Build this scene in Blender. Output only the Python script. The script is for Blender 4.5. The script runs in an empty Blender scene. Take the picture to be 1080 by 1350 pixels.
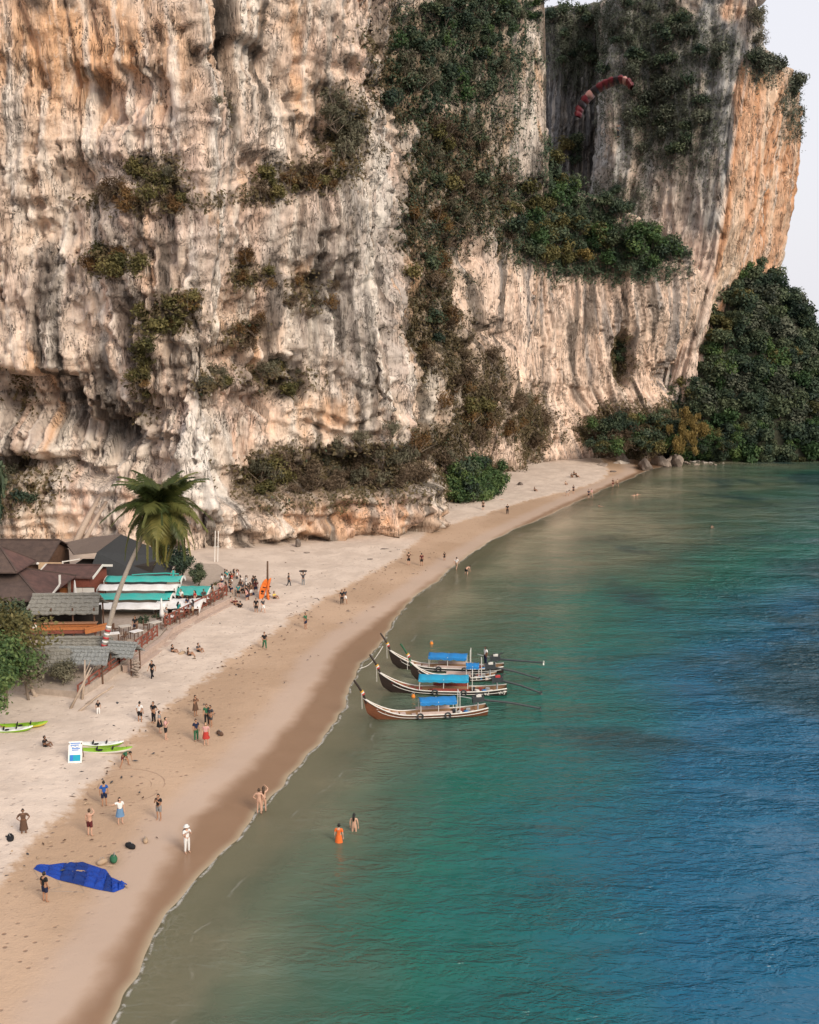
import bpy, bmesh, math, random
import numpy as np
from mathutils import Vector, Matrix
random.seed(7); RNG = np.random.default_rng(7)
R = math.radians
SC = bpy.context.scene
COL = SC.collection

# ---------------------------------------------------------------- camera
F = 1447.0; TH = R(9.2); CH = 30.0          # focal length in photo pixels, pitch, height
cam = bpy.data.cameras.new('camera'); cam_o = bpy.data.objects.new('camera', cam); COL.objects.link(cam_o)
cam_o.location = (0, 0, CH); cam_o.rotation_euler = (R(90) - TH, 0, 0)
cam.sensor_fit = 'VERTICAL'; cam.sensor_height = 24; cam.lens = 24 * F / 1350
cam.clip_start = 0.5; cam.clip_end = 20000
SC.camera = cam_o
# ---------------------------------------------------------------- sky, sun, exposure
SUN_AZ, SUN_EL = 142.0, 31.0                # compass: from +Y clockwise -> behind the camera, to the right
w = bpy.data.worlds.new('World'); SC.world = w; w.use_nodes = True
wn = w.node_tree; wn.nodes.clear()
sky = wn.nodes.new('ShaderNodeTexSky'); sky.sky_type = 'NISHITA'; sky.sun_disc = False
sky.sun_elevation = R(SUN_EL); sky.sun_rotation = R(SUN_AZ); sky.dust_density = 6; sky.air_density = 1.2
bg = wn.nodes.new('ShaderNodeBackground'); bg.inputs[1].default_value = 0.06
veil = wn.nodes.new('ShaderNodeBackground'); veil.inputs[0].default_value = (0.955, 0.945, 1.0, 1); veil.inputs[1].default_value = 0.47
ad = wn.nodes.new('ShaderNodeMixShader'); ad.inputs[0].default_value = 0.82
wo = wn.nodes.new('ShaderNodeOutputWorld')
wn.links.new(sky.outputs[0], bg.inputs[0]); wn.links.new(bg.outputs[0], ad.inputs[1]); wn.links.new(veil.outputs[0], ad.inputs[2])
wn.links.new(ad.outputs[0], wo.inputs[0])
sl = bpy.data.lights.new('sun', 'SUN'); sl.energy = 1.5; sl.angle = R(24); sl.color = (1.0, 0.9, 0.76)
so = bpy.data.objects.new('sun', sl); COL.objects.link(so)
sd = Vector((math.sin(R(SUN_AZ)) * math.cos(R(SUN_EL)), math.cos(R(SUN_AZ)) * math.cos(R(SUN_EL)), math.sin(R(SUN_EL))))
so.rotation_euler = sd.to_track_quat('Z', 'Y').to_euler(); so.location = (120, -120, 150)
SC.view_settings.view_transform = 'Standard'; SC.view_settings.look = 'None'
SC.view_settings.exposure = 1.16; SC.view_settings.gamma = 1.0; SC.view_settings.use_curve_mapping = False
SC.render.engine = 'CYCLES'; SC.cycles.max_bounces = 6; SC.cycles.transparent_max_bounces = 8
SC.cycles.use_denoising = True; SC.cycles.caustics_reflective = False; SC.cycles.caustics_refractive = False

# ---------------------------------------------------------------- pixel <-> world
cT, sT = math.cos(TH), math.sin(TH)
def ray(px, py):
    a = (px - 540) / F; b = (675 - py) / F
    return (a, cT + b * sT, -sT + b * cT)
def P(px, py, z=0.0):
    d = ray(px, py); t = (z - CH) / d[2]
    return Vector((d[0] * t, d[1] * t, z))
def PY(px, py, Y):
    d = ray(px, py); t = Y / d[1]
    return Vector((d[0] * t, Y, CH + d[2] * t))
def proj(x, y, z):
    zz = z - CH
    dep = y * cT - zz * sT; up = y * sT + zz * cT
    return 540 + F * x / dep, 675 - F * up / dep, dep

# ---------------------------------------------------------------- noise
_perm = np.arange(256); np.random.RandomState(3).shuffle(_perm); _perm = np.concatenate([_perm, _perm, _perm])
_ang = np.random.RandomState(5).rand(256) * 2 * np.pi; _gx = np.cos(_ang); _gy = np.sin(_ang)
def pn(x, y, seed=0):
    x = np.asarray(x, float) + seed * 17.31; y = np.asarray(y, float) + seed * 9.77
    xi = np.floor(x).astype(int); yi = np.floor(y).astype(int); xf = x - xi; yf = y - yi
    u = xf * xf * xf * (xf * (xf * 6 - 15) + 10); v = yf * yf * yf * (yf * (yf * 6 - 15) + 10)
    xi &= 255; yi &= 255
    def g(ix, iy, dx, dy):
        h = _perm[_perm[ix & 255] + (iy & 255)]
        return _gx[h] * dx + _gy[h] * dy
    a = g(xi, yi, xf, yf); b = g(xi + 1, yi, xf - 1, yf); c = g(xi, yi + 1, xf, yf - 1); d = g(xi + 1, yi + 1, xf - 1, yf - 1)
    return (a + u * (b - a) + v * (c - a) + u * v * (a - b - c + d)) * 1.5
def fbm(x, y, seed=0, o=4, g=0.5):
    r = 0; a = 1.0; t = 0
    for k in range(o):
        r = r + a * pn(x * 2 ** k, y * 2 ** k, seed + k); t += a; a *= g
    return r / t * 1.4
def ridged(x, y, seed=0):
    return 1 - np.minimum(1, np.abs(pn(x, y, seed)) * 2.2)
def sst(a, b, x):
    t = np.clip((x - a) / (b - a), 0, 1); return t * t * (3 - 2 * t)

# ---------------------------------------------------------------- object helpers
def link(o, parent=None):
    COL.objects.link(o)
    if parent is not None: o.parent = parent
    return o
def tag(o, label=None, cat=None, group=None, kind=None):
    if label: o['label'] = label
    if cat: o['category'] = cat
    if group: o['group'] = group
    if kind: o['kind'] = kind
    return o
def thing(name, label, cat, loc=(0, 0, 0), rz=0.0, group=None, rot=None):
    o = bpy.data.objects.new(name, None); o.empty_display_size = 0.2; link(o)
    o.location = loc; o.rotation_euler = rot if rot else (0, 0, rz)
    return tag(o, label, cat, group)
class MB:
    def __init__(s): s.v = []; s.f = []; s.m = []; s.cm = 0
    def add(s, vs, fs):
        b = len(s.v); s.v += [tuple(v) for v in vs]; s.f += [tuple(i + b for i in f) for f in fs]; s.m += [s.cm] * len(fs); return s
    def box(s, c, d, rz=0, M=None):
        h = [x / 2 for x in d]; vs = []
        for sx in (-1, 1):
            for sy in (-1, 1):
                for sz in (-1, 1):
                    p = Vector((sx * h[0], sy * h[1], sz * h[2]))
                    if rz: p = Matrix.Rotation(rz, 3, 'Z') @ p
                    if M is not None: p = M @ p
                    vs.append(p + Vector(c))
        return s.add(vs, [(0, 1, 3, 2), (4, 6, 7, 5), (0, 4, 5, 1), (2, 3, 7, 6), (0, 2, 6, 4), (1, 5, 7, 3)])
    def tube(s, pts, rad, n=8, cap=True):
        pts = [Vector(p) for p in pts]
        if not hasattr(rad, '__len__'): rad = [rad] * len(pts)
        vs = []; fs = []; ref = None
        for i, p in enumerate(pts):
            t = (pts[min(i + 1, len(pts) - 1)] - pts[max(i - 1, 0)])
            if t.length < 1e-9: t = Vector((0, 0, 1))
            t.normalize()
            if ref is None: ref = t.orthogonal().normalized()
            ref = (ref - t * ref.dot(t)); ref = ref.normalized() if ref.length > 1e-6 else t.orthogonal().normalized()
            b = t.cross(ref)
            for k in range(n):
                a = 2 * math.pi * k / n; vs.append(p + (ref * math.cos(a) + b * math.sin(a)) * rad[i])
        for i in range(len(pts) - 1):
            for k in range(n):
                k2 = (k + 1) % n; fs.append((i * n + k, i * n + k2, (i + 1) * n + k2, (i + 1) * n + k))
        if cap: fs.append(tuple(range(n - 1, -1, -1))); fs.append(tuple((len(pts) - 1) * n + k for k in range(n)))
        return s.add(vs, fs)
    def bar(s, a, b, w, h=None):
        """rectangular bar from a to b"""
        a = Vector(a); b = Vector(b); h = h or w; t = (b - a).normalized()
        up = Vector((0, 0, 1)) if abs(t.z) < 0.95 else Vector((1, 0, 0))
        sd_ = t.cross(up).normalized(); u2 = sd_.cross(t)
        vs = [p + sd_ * (w / 2) * i + u2 * (h / 2) * j for p in (a, b) for i, j in ((-1, -1), (1, -1), (1, 1), (-1, 1))]
        return s.add(vs, [(3, 2, 1, 0), (4, 5, 6, 7), (0, 1, 5, 4), (1, 2, 6, 5), (2, 3, 7, 6), (3, 0, 4, 7)])
    def slab(s, poly, th):
        """thick sheet: polygon corners in 3D, thickened downwards"""
        poly = [Vector(p) for p in poly]; n = len(poly)
        vs = poly + [p - Vector((0, 0, th)) for p in poly]
        return s.add(vs, [tuple(range(n)), tuple(range(2 * n - 1, n - 1, -1))] + [(i, n + i, n + (i + 1) % n, (i + 1) % n) for i in range(n)])
    def grid(s, fn, nu, nv):
        vs = [fn(i / nu, j / nv) for j in range(nv + 1) for i in range(nu + 1)]
        fs = [(j * (nu + 1) + i, j * (nu + 1) + i + 1, (j + 1) * (nu + 1) + i + 1, (j + 1) * (nu + 1) + i) for j in range(nv) for i in range(nu)]
        return s.add(vs, fs)
    def mesh(s, name, smooth=False):
        me = bpy.data.meshes.new(name); me.from_pydata(s.v, [], s.f)
        if s.m and max(s.m) > 0: me.polygons.foreach_set('material_index', s.m)
        if smooth: me.polygons.foreach_set('use_smooth', [True] * len(me.polygons))
        bm = bmesh.new(); bm.from_mesh(me); bmesh.ops.recalc_face_normals(bm, faces=bm.faces); bm.to_mesh(me); bm.free()
        me.update(); return me
    def build(s, name, mats, parent=None, smooth=False):
        me = s.mesh(name, smooth)
        for m in (mats if isinstance(mats, (list, tuple)) else [mats]): me.materials.append(m)
        return link(bpy.data.objects.new(name, me), parent)
def grid_mesh(name, X, Y, Z, smooth=True):
    """X, Y, Z are (rows, cols) arrays"""
    r, c = X.shape; me = bpy.data.meshes.new(name)
    me.vertices.add(r * c); me.vertices.foreach_set('co', np.stack([X, Y, Z], -1).reshape(-1).astype(np.float32))
    i = np.arange((r - 1) * (c - 1)); a = (i // (c - 1)) * c + i % (c - 1)
    q = np.stack([a, a + 1, a + c + 1, a + c], -1).reshape(-1).astype(np.int32)
    n = len(i); me.loops.add(4 * n); me.loops.foreach_set('vertex_index', q)
    me.polygons.add(n); me.polygons.foreach_set('loop_start', np.arange(n, dtype=np.int32) * 4)
    me.polygons.foreach_set('use_smooth', np.full(n, smooth)); me.update(calc_edges=True); me.validate()
    return me
def fattr(me, name, arr):
    at = me.attributes.new(name, 'FLOAT', 'POINT'); at.data.foreach_set('value', np.asarray(arr, np.float32).reshape(-1))
def cattr(me, name, rgb):
    at = me.attributes.new(name, 'FLOAT_COLOR', 'POINT'); rgb = rgb.reshape(-1, 3)
    at.data.foreach_set('color', np.concatenate([rgb, np.ones((len(rgb), 1))], 1).astype(np.float32).reshape(-1))

# ---------------------------------------------------------------- materials
class NT:
    def __init__(s, name):
        s.m = bpy.data.materials.new(name); s.m.use_nodes = True; s.t = s.m.node_tree; s.t.nodes.clear()
        s.out = s.n('OutputMaterial')
    def n(s, kind, **kw):
        nd = s.t.nodes.new('ShaderNode' + kind)
        for k, v in kw.items(): setattr(nd, k, v)
        return nd
    def l(s, a, b): s.t.links.new(a, b); return s
    def val(s, sock, v):
        if hasattr(v, 'is_output') or isinstance(v, bpy.types.NodeSocket): s.l(v, sock)
        else: sock.default_value = v
    def math(s, op, a, b=0.0, c=0.0, clamp=False):
        nd = s.n('Math', operation=op, use_clamp=clamp); s.val(nd.inputs[0], a); s.val(nd.inputs[1], b); s.val(nd.inputs[2], c); return nd.outputs[0]
    def ramp(s, v, a, b, c=0.0, d=1.0):
        nd = s.n('MapRange', interpolation_type='SMOOTHSTEP'); s.val(nd.inputs[0], v); s.val(nd.inputs[1], a); s.val(nd.inputs[2], b)
        s.val(nd.inputs[3], c); s.val(nd.inputs[4], d); return nd.outputs[0]
    def mix(s, f, a, b, mode='MIX'):
        nd = s.n('Mix', data_type='RGBA', blend_type=mode); s.val(nd.inputs[0], f)
        for k, v in ((6, a), (7, b)):
            if isinstance(v, tuple) and len(v) == 3: v = v + (1,)
            s.val(nd.inputs[k], v)
        return nd.outputs[2]
    def noise(s, scale, detail=4, rough=0.55, vec=None, dist=0.0, sc=None):
        nd = s.n('TexNoise'); nd.inputs['Scale'].default_value = scale; nd.inputs['Detail'].default_value = detail
        nd.inputs['Roughness'].default_value = rough; nd.inputs['Distortion'].default_value = dist
        if vec is None: vec = s.n('TexCoord').outputs['Object']
        if sc is not None:
            mp = s.n('Mapping'); mp.inputs['Scale'].default_value = sc; s.l(vec, mp.inputs[0]); vec = mp.outputs[0]
        s.l(vec, nd.inputs['Vector']); return nd.outputs[0]
    def attr(s, name, out=2):
        nd = s.n('Attribute', attribute_name=name); return nd.outputs[out]
    def bump(s, h, strength=0.5, dist=0.1, normal=None):
        nd = s.n('Bump'); nd.inputs['Strength'].default_value = strength; nd.inputs['Distance'].default_value = dist; s.l(h, nd.inputs['Height'])
        if normal is not None: s.l(normal, nd.inputs['Normal'])
        return nd.outputs[0]
    def bsdf(s, col, rough=0.7, normal=None, spec=0.3, **kw):
        b = s.n('BsdfPrincipled')
        if isinstance(col, tuple) and len(col) == 3: col = col + (1,)
        s.val(b.inputs['Base Color'], col); s.val(b.inputs['Roughness'], rough); b.inputs['Specular IOR Level'].default_value = spec
        for k, v in kw.items(): s.val(b.inputs[k], v)
        if normal is not None: s.l(normal, b.inputs['Normal'])
        return b.outputs[0]
    def done(s, sh): s.l(sh, s.out.inputs[0]); return s.m
_mats = {}
def mat(name, col, rough=0.7, var=0.25, scale=3.0, bump=0.2, sc=None, col2=None, spec=0.3):
    if name in _mats: return _mats[name]
    t = NT(name); nz = t.noise(scale, 5, 0.6, sc=sc)
    dark = col2 if col2 else tuple(c * (1 - var) for c in col)
    c = t.mix(t.ramp(nz, 0.3, 0.7), dark, col)
    nz2 = t.noise(scale * 6, 3, 0.6, sc=sc)
    c = t.mix(0.35, c, t.mix(nz2, tuple(x * (1 - var) for x in col), tuple(min(1, x * (1 + var)) for x in col)))
    _mats[name] = t.done(t.bsdf(c, rough, t.bump(nz2, bump, 0.05), spec)); return _mats[name]
def leafmat(name, cols, trans=0.25, rough=0.6):
    """leaf colours: per-leaf tone attribute picks along the listed colours, object random shifts it"""
    if name in _mats: return _mats[name]
    t = NT(name); a = t.attr('tone'); oi = t.n('ObjectInfo')
    f = t.math('ADD', t.math('MULTIPLY', a, 0.8), t.math('SUBTRACT', t.math('MULTIPLY', oi.outputs['Random'], 0.55), .1))
    cr = t.n('ValToRGB'); e = cr.color_ramp.elements
    for i, c in enumerate(cols):
        x = i / (len(cols) - 1)
        el = e[i] if i < 2 else e.new(x)
        el.position = x; el.color = c + (1,)
    t.l(f, cr.inputs[0])
    b = t.bsdf(cr.outputs[0], rough, None, 0.2); tr = t.n('BsdfTranslucent'); t.l(cr.outputs[0], tr.inputs[0])
    mx = t.n('MixShader'); mx.inputs[0].default_value = trans; t.l(b, mx.inputs[1]); t.l(tr.outputs[0], mx.inputs[2])
    _mats[name] = t.done(mx.outputs[0]); return _mats[name]
# ================================================================ terrain: sea, beach
SHORE = [P(*p) for p in [(140, 1350), (205, 1230), (280, 1130), (345, 1065), (400, 1000), (440, 950), (470, 890), (500, 850), (530, 805), (575, 765), (610, 735), (650, 712), (720, 680), (790, 648), (830, 632), (850, 622)]]
DRY = [P(*p, 1.0) for p in [(0, 1150), (70, 1080), (130, 1020), (190, 955), (250, 905), (330, 850), (400, 800), (470, 760), (520, 735), (560, 700), (620, 680), (700, 655), (760, 640), (790, 630)]]
WET = [P(*p, 0.25) for p in [(90, 1350), (180, 1200), (250, 1080), (330, 1010), (400, 930), (440, 860), (490, 820), (560, 770), (600, 740), (660, 702), (740, 664)]]
_sy = np.array([-300, 0, 25] + [p.y for p in SHORE] + [262, 270, 400]); _sx = np.array([-40, -16, -14] + [p.x for p in SHORE] + [66, 90, 120])
_dy = np.array([-300, 0] + [p.y for p in DRY] + [235, 400]); _dx = np.array([-50, -24] + [p.x for p in DRY] + [43, 60])
_wy = np.array([-300, 0] + [p.y for p in WET] + [240, 400]); _wx = np.array([-42, -18] + [p.x for p in WET] + [50, 70])
def smooth_interp(y, ys, xs):
    return (np.interp(y - 3, ys, xs) + np.interp(y, ys, xs) * 2 + np.interp(y + 3, ys, xs)) / 4
def shore_x(y): return smooth_interp(np.asarray(y, float), _sy, _sx) + 0.5 * pn(np.asarray(y) / 7.0, 0.3, 4) + 0.22 * pn(np.asarray(y) / 2.0, 0.3, 5)
def sand_z(x, y):
    s = shore_x(y) - x
    z = np.where(s < 0, s * 0.07, np.where(s < 16, s * 0.055, 0.88 + (s - 16) * 0.03))
    return np.clip(z, -3.5, 2.0)
def GP(px, py, dz=0.0):
    """point of the beach seen at a photo pixel"""
    z = 0.8
    for _ in range(12):
        p = P(px, py, z); z = 0.5 * z + 0.5 * max(float(sand_z(p.x, p.y)), -0.02)
    p.z = float(sand_z(p.x, p.y)) + dz; return p

# ---- beach sheet
ys = np.concatenate([np.arange(-120, 30, 10.0), np.arange(30, 120, 0.28), np.arange(120, 262, 0.5), np.arange(262, 420, 12.0)])
ss = np.concatenate([[-60, -40, -25, -18, -14, -11], np.arange(-9, 18, 0.3), np.arange(18, 40, 0.7), [44, 50, 60, 80, 120, 200]])
Yg = np.repeat(ys[:, None], len(ss), 1); Xg = shore_x(Yg) - ss[None, :]
Zg = sand_z(Xg, Yg)
dry = Xg - smooth_interp(Yg, _dy, _dx); wetd = Xg - smooth_interp(Yg, _wy, _wx)
rough_m = sst(3, -4, dry) * 0.8 + sst(1.0, -4, wetd) * 0.35
Zg = Zg + np.where(ss[None, :] > 0.5, 1, 0) * rough_m * (0.05 * pn(Xg / 1.3, Yg / 1.3, 2) + 0.05 * pn(Xg / 0.6, Yg / 0.6, 3) + 0.10 * pn(Xg / 5, Yg / 5, 6))
Zg = Zg + 0.12 * sst(0.6, -0.6, dry + 0.5 * pn(Xg / 2, Yg / 2, 8)) * (ss[None, :] > 0)
me = grid_mesh('beach', Xg, Yg, Zg); fattr(me, 'dry', dry); fattr(me, 'wet', wetd)
t = NT('sand'); geo = t.n('NewGeometry').outputs['Position']
n1 = t.noise(0.35, 5, 0.6, geo); n2 = t.noise(2.2, 4, 0.6, geo); n3 = t.noise(9, 3, 0.6, geo); n4 = t.noise(0.08, 3, 0.5, geo)
d_ = t.math('ADD', t.attr('dry'), t.math('MULTIPLY', t.math('SUBTRACT', n1, 0.5), 3.2)); d_ = t.math('ADD', d_, t.math('MULTIPLY', t.math('SUBTRACT', n2, 0.5), 1.6))
w_ = t.math('ADD', t.math('SUBTRACT', t.attr('wet'), .35), t.math('MULTIPLY', t.math('SUBTRACT', n1, 0.5), 1.8))
dryc = t.mix(t.ramp(n1, 0.35, 0.65), (0.49, 0.395, 0.325), (0.58, 0.475, 0.395))
dampc = t.mix(t.ramp(n4, 0.4, 0.6), (0.37, 0.25, 0.165), (0.44, 0.305, 0.21))
spk = t.ramp(n3, 0.56, 0.70); spk2 = t.ramp(n2, 0.5, 0.66); vfoot = t.n('TexVoronoi'); vfoot.inputs['Scale'].default_value = 1.5; t.l(geo, vfoot.inputs['Vector'])
foot = t.ramp(vfoot.outputs['Distance'], 0.22, 0.10)
footm = t.math('MULTIPLY', foot, t.ramp(n1, 0.38, 0.54))
dampc = t.mix(t.math('MULTIPLY', t.math('MULTIPLY', spk, spk2), 0.6), dampc, (0.23, 0.14, 0.09))
dampc = t.mix(t.math('MULTIPLY', footm, t.ramp(w_, 0.0, -5.0, 0.0, 0.9)), dampc, (0.24, 0.15, 0.10))
dryc = t.mix(t.math('MULTIPLY', footm, 0.5), dryc, (0.36, 0.27, 0.22))
wetc = t.mix(n1, (0.20, 0.122, 0.076), (0.255, 0.158, 0.10))
pale = t.mix(t.ramp(t.math('ABSOLUTE', t.math('ADD', w_, 1.6)), 2.4, 0.4, 0, 0.65), dampc, (0.42, 0.32, 0.26))
c = t.mix(t.ramp(w_, -1.0, 0.6), pale, wetc)
c = t.mix(t.ramp(d_, 0.5, -0.5), c, dryc)
szz = t.n('SeparateXYZ'); t.l(geo, szz.inputs[0]); c = t.mix(t.ramp(szz.outputs[2], .035, -.03), c, (.46, .40, .28))
nb = t.math('ADD', t.math('MULTIPLY', n2, 1.0), t.math('MULTIPLY', n3, 0.5)); nb = t.math('SUBTRACT', nb, t.math('MULTIPLY', footm, 0.8))
bs = t.ramp(w_, -4.5, -0.8, 0.6, 0.03)
bn = t.n('Bump'); bn.inputs['Distance'].default_value = 0.12; t.l(nb, bn.inputs['Height']); t.l(bs, bn.inputs['Strength'])
rg = t.ramp(w_, -0.6, 0.8, 0.9, 0.28)
SAND = t.done(t.bsdf(c, rg, bn.outputs[0], 0.35)); me.materials.append(SAND)
tag(link(bpy.data.objects.new('beach', me)), kind='structure', label='pale dry sand turning tan and wet brown towards the water')

# ---- sea
ys = np.concatenate([np.geomspace(3000, 40, 16) * -1 + 5, np.arange(-30, 30, 6.0), np.arange(30, 130, 0.3), np.arange(130, 264, 0.6), np.geomspace(265, 9000, 26)])
vs_ = np.concatenate([[-6, -3, -1.5], np.arange(-0.9, 13, 0.25), np.arange(13, 60, 1.2), np.geomspace(62, 9000, 30)])
Yg = np.repeat(ys[:, None], len(vs_), 1); Xg = shore_x(np.clip(Yg, -300, 400)) + vs_[None, :]
me = grid_mesh('sea', Xg, Yg, np.zeros_like(Xg)); fattr(me, 'off', np.repeat(vs_[None, :], len(ys), 0))
t = NT('sea_water'); geo = t.n('NewGeometry').outputs['Position']; off = t.attr('off')
n1 = t.noise(0.045, 4, 0.55, geo); n2 = t.noise(0.4, 4, 0.6, geo); n3 = t.noise(1.6, 4, 0.65, geo)
sep = t.n('SeparateXYZ'); t.l(geo, sep.inputs[0])
stretch = t.ramp(sep.outputs[1], 60, 170, 1.0, 0.22)  # far water held olive, painting in the cliff's reflected tone
dp = t.math('ADD', t.math('MULTIPLY', off, stretch), t.math('MULTIPLY', t.math('SUBTRACT', n1, 0.5), 16.0))
dp = t.math('ADD', dp, t.math('MULTIPLY', t.math('SUBTRACT', n2, 0.5), 3.0))
cr = t.n('ValToRGB'); e = cr.color_ramp.elements
for i, (x, c) in enumerate([(0.0, (0.23, 0.215, 0.145)), (0.07, (0.108, 0.128, 0.086)), (0.15, (0.044, 0.092, 0.064)), (0.24, (0.006, 0.100, 0.074)), (0.36, (0.001, 0.088, 0.094)), (0.50, (0.001, 0.082, 0.155)), (1.0, (0.001, 0.078, 0.175))]):
    el = e[i] if i < 2 else e.new(x); el.position = x; el.color = c + (1,)
t.l(t.math('DIVIDE', dp, 52.0), cr.inputs[0])
reef = t.noise(0.035, 5, 0.62, geo, 0.6); reefm = t.math('MULTIPLY', t.ramp(reef, 0.48, 0.62), t.ramp(off, 9, 22, 0, 0.75))
c = t.mix(reefm, cr.outputs[0], (0.006, 0.034, 0.042))
# ripples
mp = t.n('Mapping'); mp.inputs['Rotation'].default_value = (0, 0, R(14)); mp.inputs['Scale'].default_value = (0.55, 1.15, 1); t.l(geo, mp.inputs[0])
w1 = t.noise(1.15, 3, 0.6, mp.outputs[0], 0.6); w2 = t.noise(3.4, 3, 0.6, mp.outputs[0], 0.4); w3 = t.noise(0.16, 2, 0.5, mp.outputs[0])
calm = t.ramp(off, 0.5, 14, 0.22, 1.0); patch = t.ramp(w3, 0.35, 0.65, 0.3, 1.2)
far = t.math('MULTIPLY', t.ramp(sep.outputs[1], 105, 190, 1, .35), t.ramp(sep.outputs[0], 20, 40, 1, 2.6))
hh = t.math('MULTIPLY', t.math('ADD', w1, t.math('MULTIPLY', w2, 0.26)), t.math('MULTIPLY', t.math('MULTIPLY', calm, patch), far))
nrm = t.bump(hh, 1.0, 0.42)
# foam
edge = t.math('ADD', off, t.math('MULTIPLY', t.math('SUBTRACT', n2, 0.5), 0.9))
l1 = t.math('MULTIPLY', t.ramp(t.math('ABSOLUTE', t.math('SUBTRACT', edge, 0.12)), 0.15, 0.02), t.ramp(n3, 0.40, 0.56, 0, .55))
nb = t.noise(0.11, 3, 0.5, geo)
e2 = t.math('ADD', off, t.math('MULTIPLY', t.math('SUBTRACT', nb, 0.5), 5.0)); e2 = t.math('ADD', e2, t.math('MULTIPLY', t.math('SUBTRACT', n2, 0.5), 1.3))
l2 = t.math('MULTIPLY', t.ramp(t.math('ABSOLUTE', t.math('SUBTRACT', e2, 2.7)), 0.14, 0.02), t.ramp(n2, 0.46, 0.60, 0, 0.12))
vor = t.n('TexVoronoi', feature='DISTANCE_TO_EDGE'); vor.inputs['Scale'].default_value = 1.7; t.l(geo, vor.inputs['Vector'])
lace = t.math('MULTIPLY', t.math('MULTIPLY', t.ramp(vor.outputs['Distance'], 0.10, 0.02), t.ramp(edge, 2.2, 0.2, 0, 0.07)), t.ramp(nb, 0.46, 0.56))
foam = t.math('MAXIMUM', t.math('MAXIMUM', l1, l2), lace, clamp=True)
wat = t.bsdf(c, 0.13, nrm, 0.6, IOR=1.36)
tr = t.n('BsdfTransparent'); tr.inputs[0].default_value = (0.92, 0.94, 0.86, 1)
gl = t.n('BsdfGlossy'); gl.inputs['Roughness'].default_value = 0.08; t.l(nrm, gl.inputs['Normal'])
fr = t.n('Fresnel'); fr.inputs[0].default_value = 1.333
m0 = t.n('MixShader'); t.l(fr.outputs[0], m0.inputs[0]); t.l(tr.outputs[0], m0.inputs[1]); t.l(gl.outputs[0], m0.inputs[2])
m1 = t.n('MixShader'); t.l(t.ramp(edge, 0.2, 6.0, 0.06, 1.0), m1.inputs[0]); t.l(m0.outputs[0], m1.inputs[1]); t.l(wat, m1.inputs[2])
m2 = t.n('MixShader'); t.l(t.math('MULTIPLY', foam, 0.7), m2.inputs[0]); t.l(m1.outputs[0], m2.inputs[1]); t.l(t.bsdf((0.72, 0.70, 0.66), 0.8), m2.inputs[2])
me.materials.append(t.done(m2.outputs[0]))
sea = tag(link(bpy.data.objects.new('sea', me)), kind='structure', label='clear green to blue sea with ripples'); sea.location.z = 0.0

# ================================================================ cliffs
def resample(pts, step, smooth):
    pts = np.array(pts, float); d = np.r_[0, np.cumsum(np.hypot(*np.diff(pts, axis=0).T))]
    s = np.arange(0, d[-1], step); xy = np.stack([np.interp(s, d, pts[:, k]) for k in (0, 1)], 1)
    k = int(smooth / step) | 1; ker = np.hanning(k + 2)[1:-1]; ker /= ker.sum()
    pad = k // 2
    xy = np.stack([np.convolve(np.r_[xy[0, a] + (np.arange(-pad, 0)) * (xy[1, a] - xy[0, a]), xy[:, a], xy[-1, a] + np.arange(1, pad + 1) * (xy[-1, a] - xy[-2, a])], ker, 'valid') for a in (0, 1)], 1)
    tg = np.gradient(xy, axis=0); tg /= np.linalg.norm(tg, axis=1)[:, None]
    return s, xy, np.stack([tg[:, 1], -tg[:, 0]], 1)
def blob(px, py, cx, cy, rx, ry, n=0.0, soft=0.5):
    d = np.sqrt(((px - cx) / rx) ** 2 + ((py - cy) / ry) ** 2) + n
    return sst(1 + soft * 0.5, 1 - soft, d)

# vegetation map in photo pixels: (x, y, rx, ry, strength)
VEG = [(215, 232, 48, 30, .8), (205, 268, 55, 20, .7), (262, 268, 22, 14, .6), (160, 348, 42, 22, .8), (225, 418, 40, 26, .8), (190, 500, 18, 52, .6), (245, 400, 20, 20, .6),
       (335, 362, 28, 26, .8), (410, 388, 34, 30, .6), (330, 440, 26, 22, .6), (282, 505, 26, 20, .7), (372, 500, 46, 24, .8), (400, 232, 60, 26, .8), (350, 258, 50, 16, .6), (130, 262, 35, 15, .5), (295, 140, 14, 30, .5),
       (455, 180, 34, 62, .8), (600, 60, 110, 95, 1.2), (540, 110, 60, 70, 1.1), (640, 20, 75, 50, 1.2), (600, 210, 70, 90, 1.15), (545, 270, 36, 95, 1.05), (640, 270, 90, 60, 1.0), (580, 330, 50, 70, .9), (700, 310, 50, 45, 1.0),
       (565, 420, 34, 95, 1.1), (600, 470, 30, 75, 1.1), (620, 540, 50, 60, 1.0), (690, 560, 40, 50, .95), (645, 500, 30, 40, .7), (575, 590, 50, 40, 1.0), (750, 300, 70, 60, 1.2), (740, 220, 40, 60, 1.1), (830, 330, 75, 40, 1.1), (790, 350, 100, 22, .8),
       (460, 625, 140, 42, 1.1), (350, 645, 40, 32, 1.0), (630, 635, 55, 34, 1.3), (820, 475, 16, 34, 1.0),
       (20, 640, 60, 40, .6), (10, 520, 25, 45, .5), (830, 570, 70, 35, 1.2), (900, 565, 60, 40, 1.1), (650, 160, 50, 40, .6)]
VEG_T = [(850, 40, 90, 60, .9), (800, 30, 60, 30, .9), (880, 150, 80, 90, .85), (840, 110, 60, 50, .7), (760, 60, 40, 60, .9), (900, 60, 60, 60, .8), (920, 200, 40, 60, .4), (1000, 90, 30, 30, .7), (1040, 140, 18, 50, .6), (960, 60, 20, 30, .6), (820, 260, 50, 30, .6), (735, 30, 30, 30, .8)]
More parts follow.
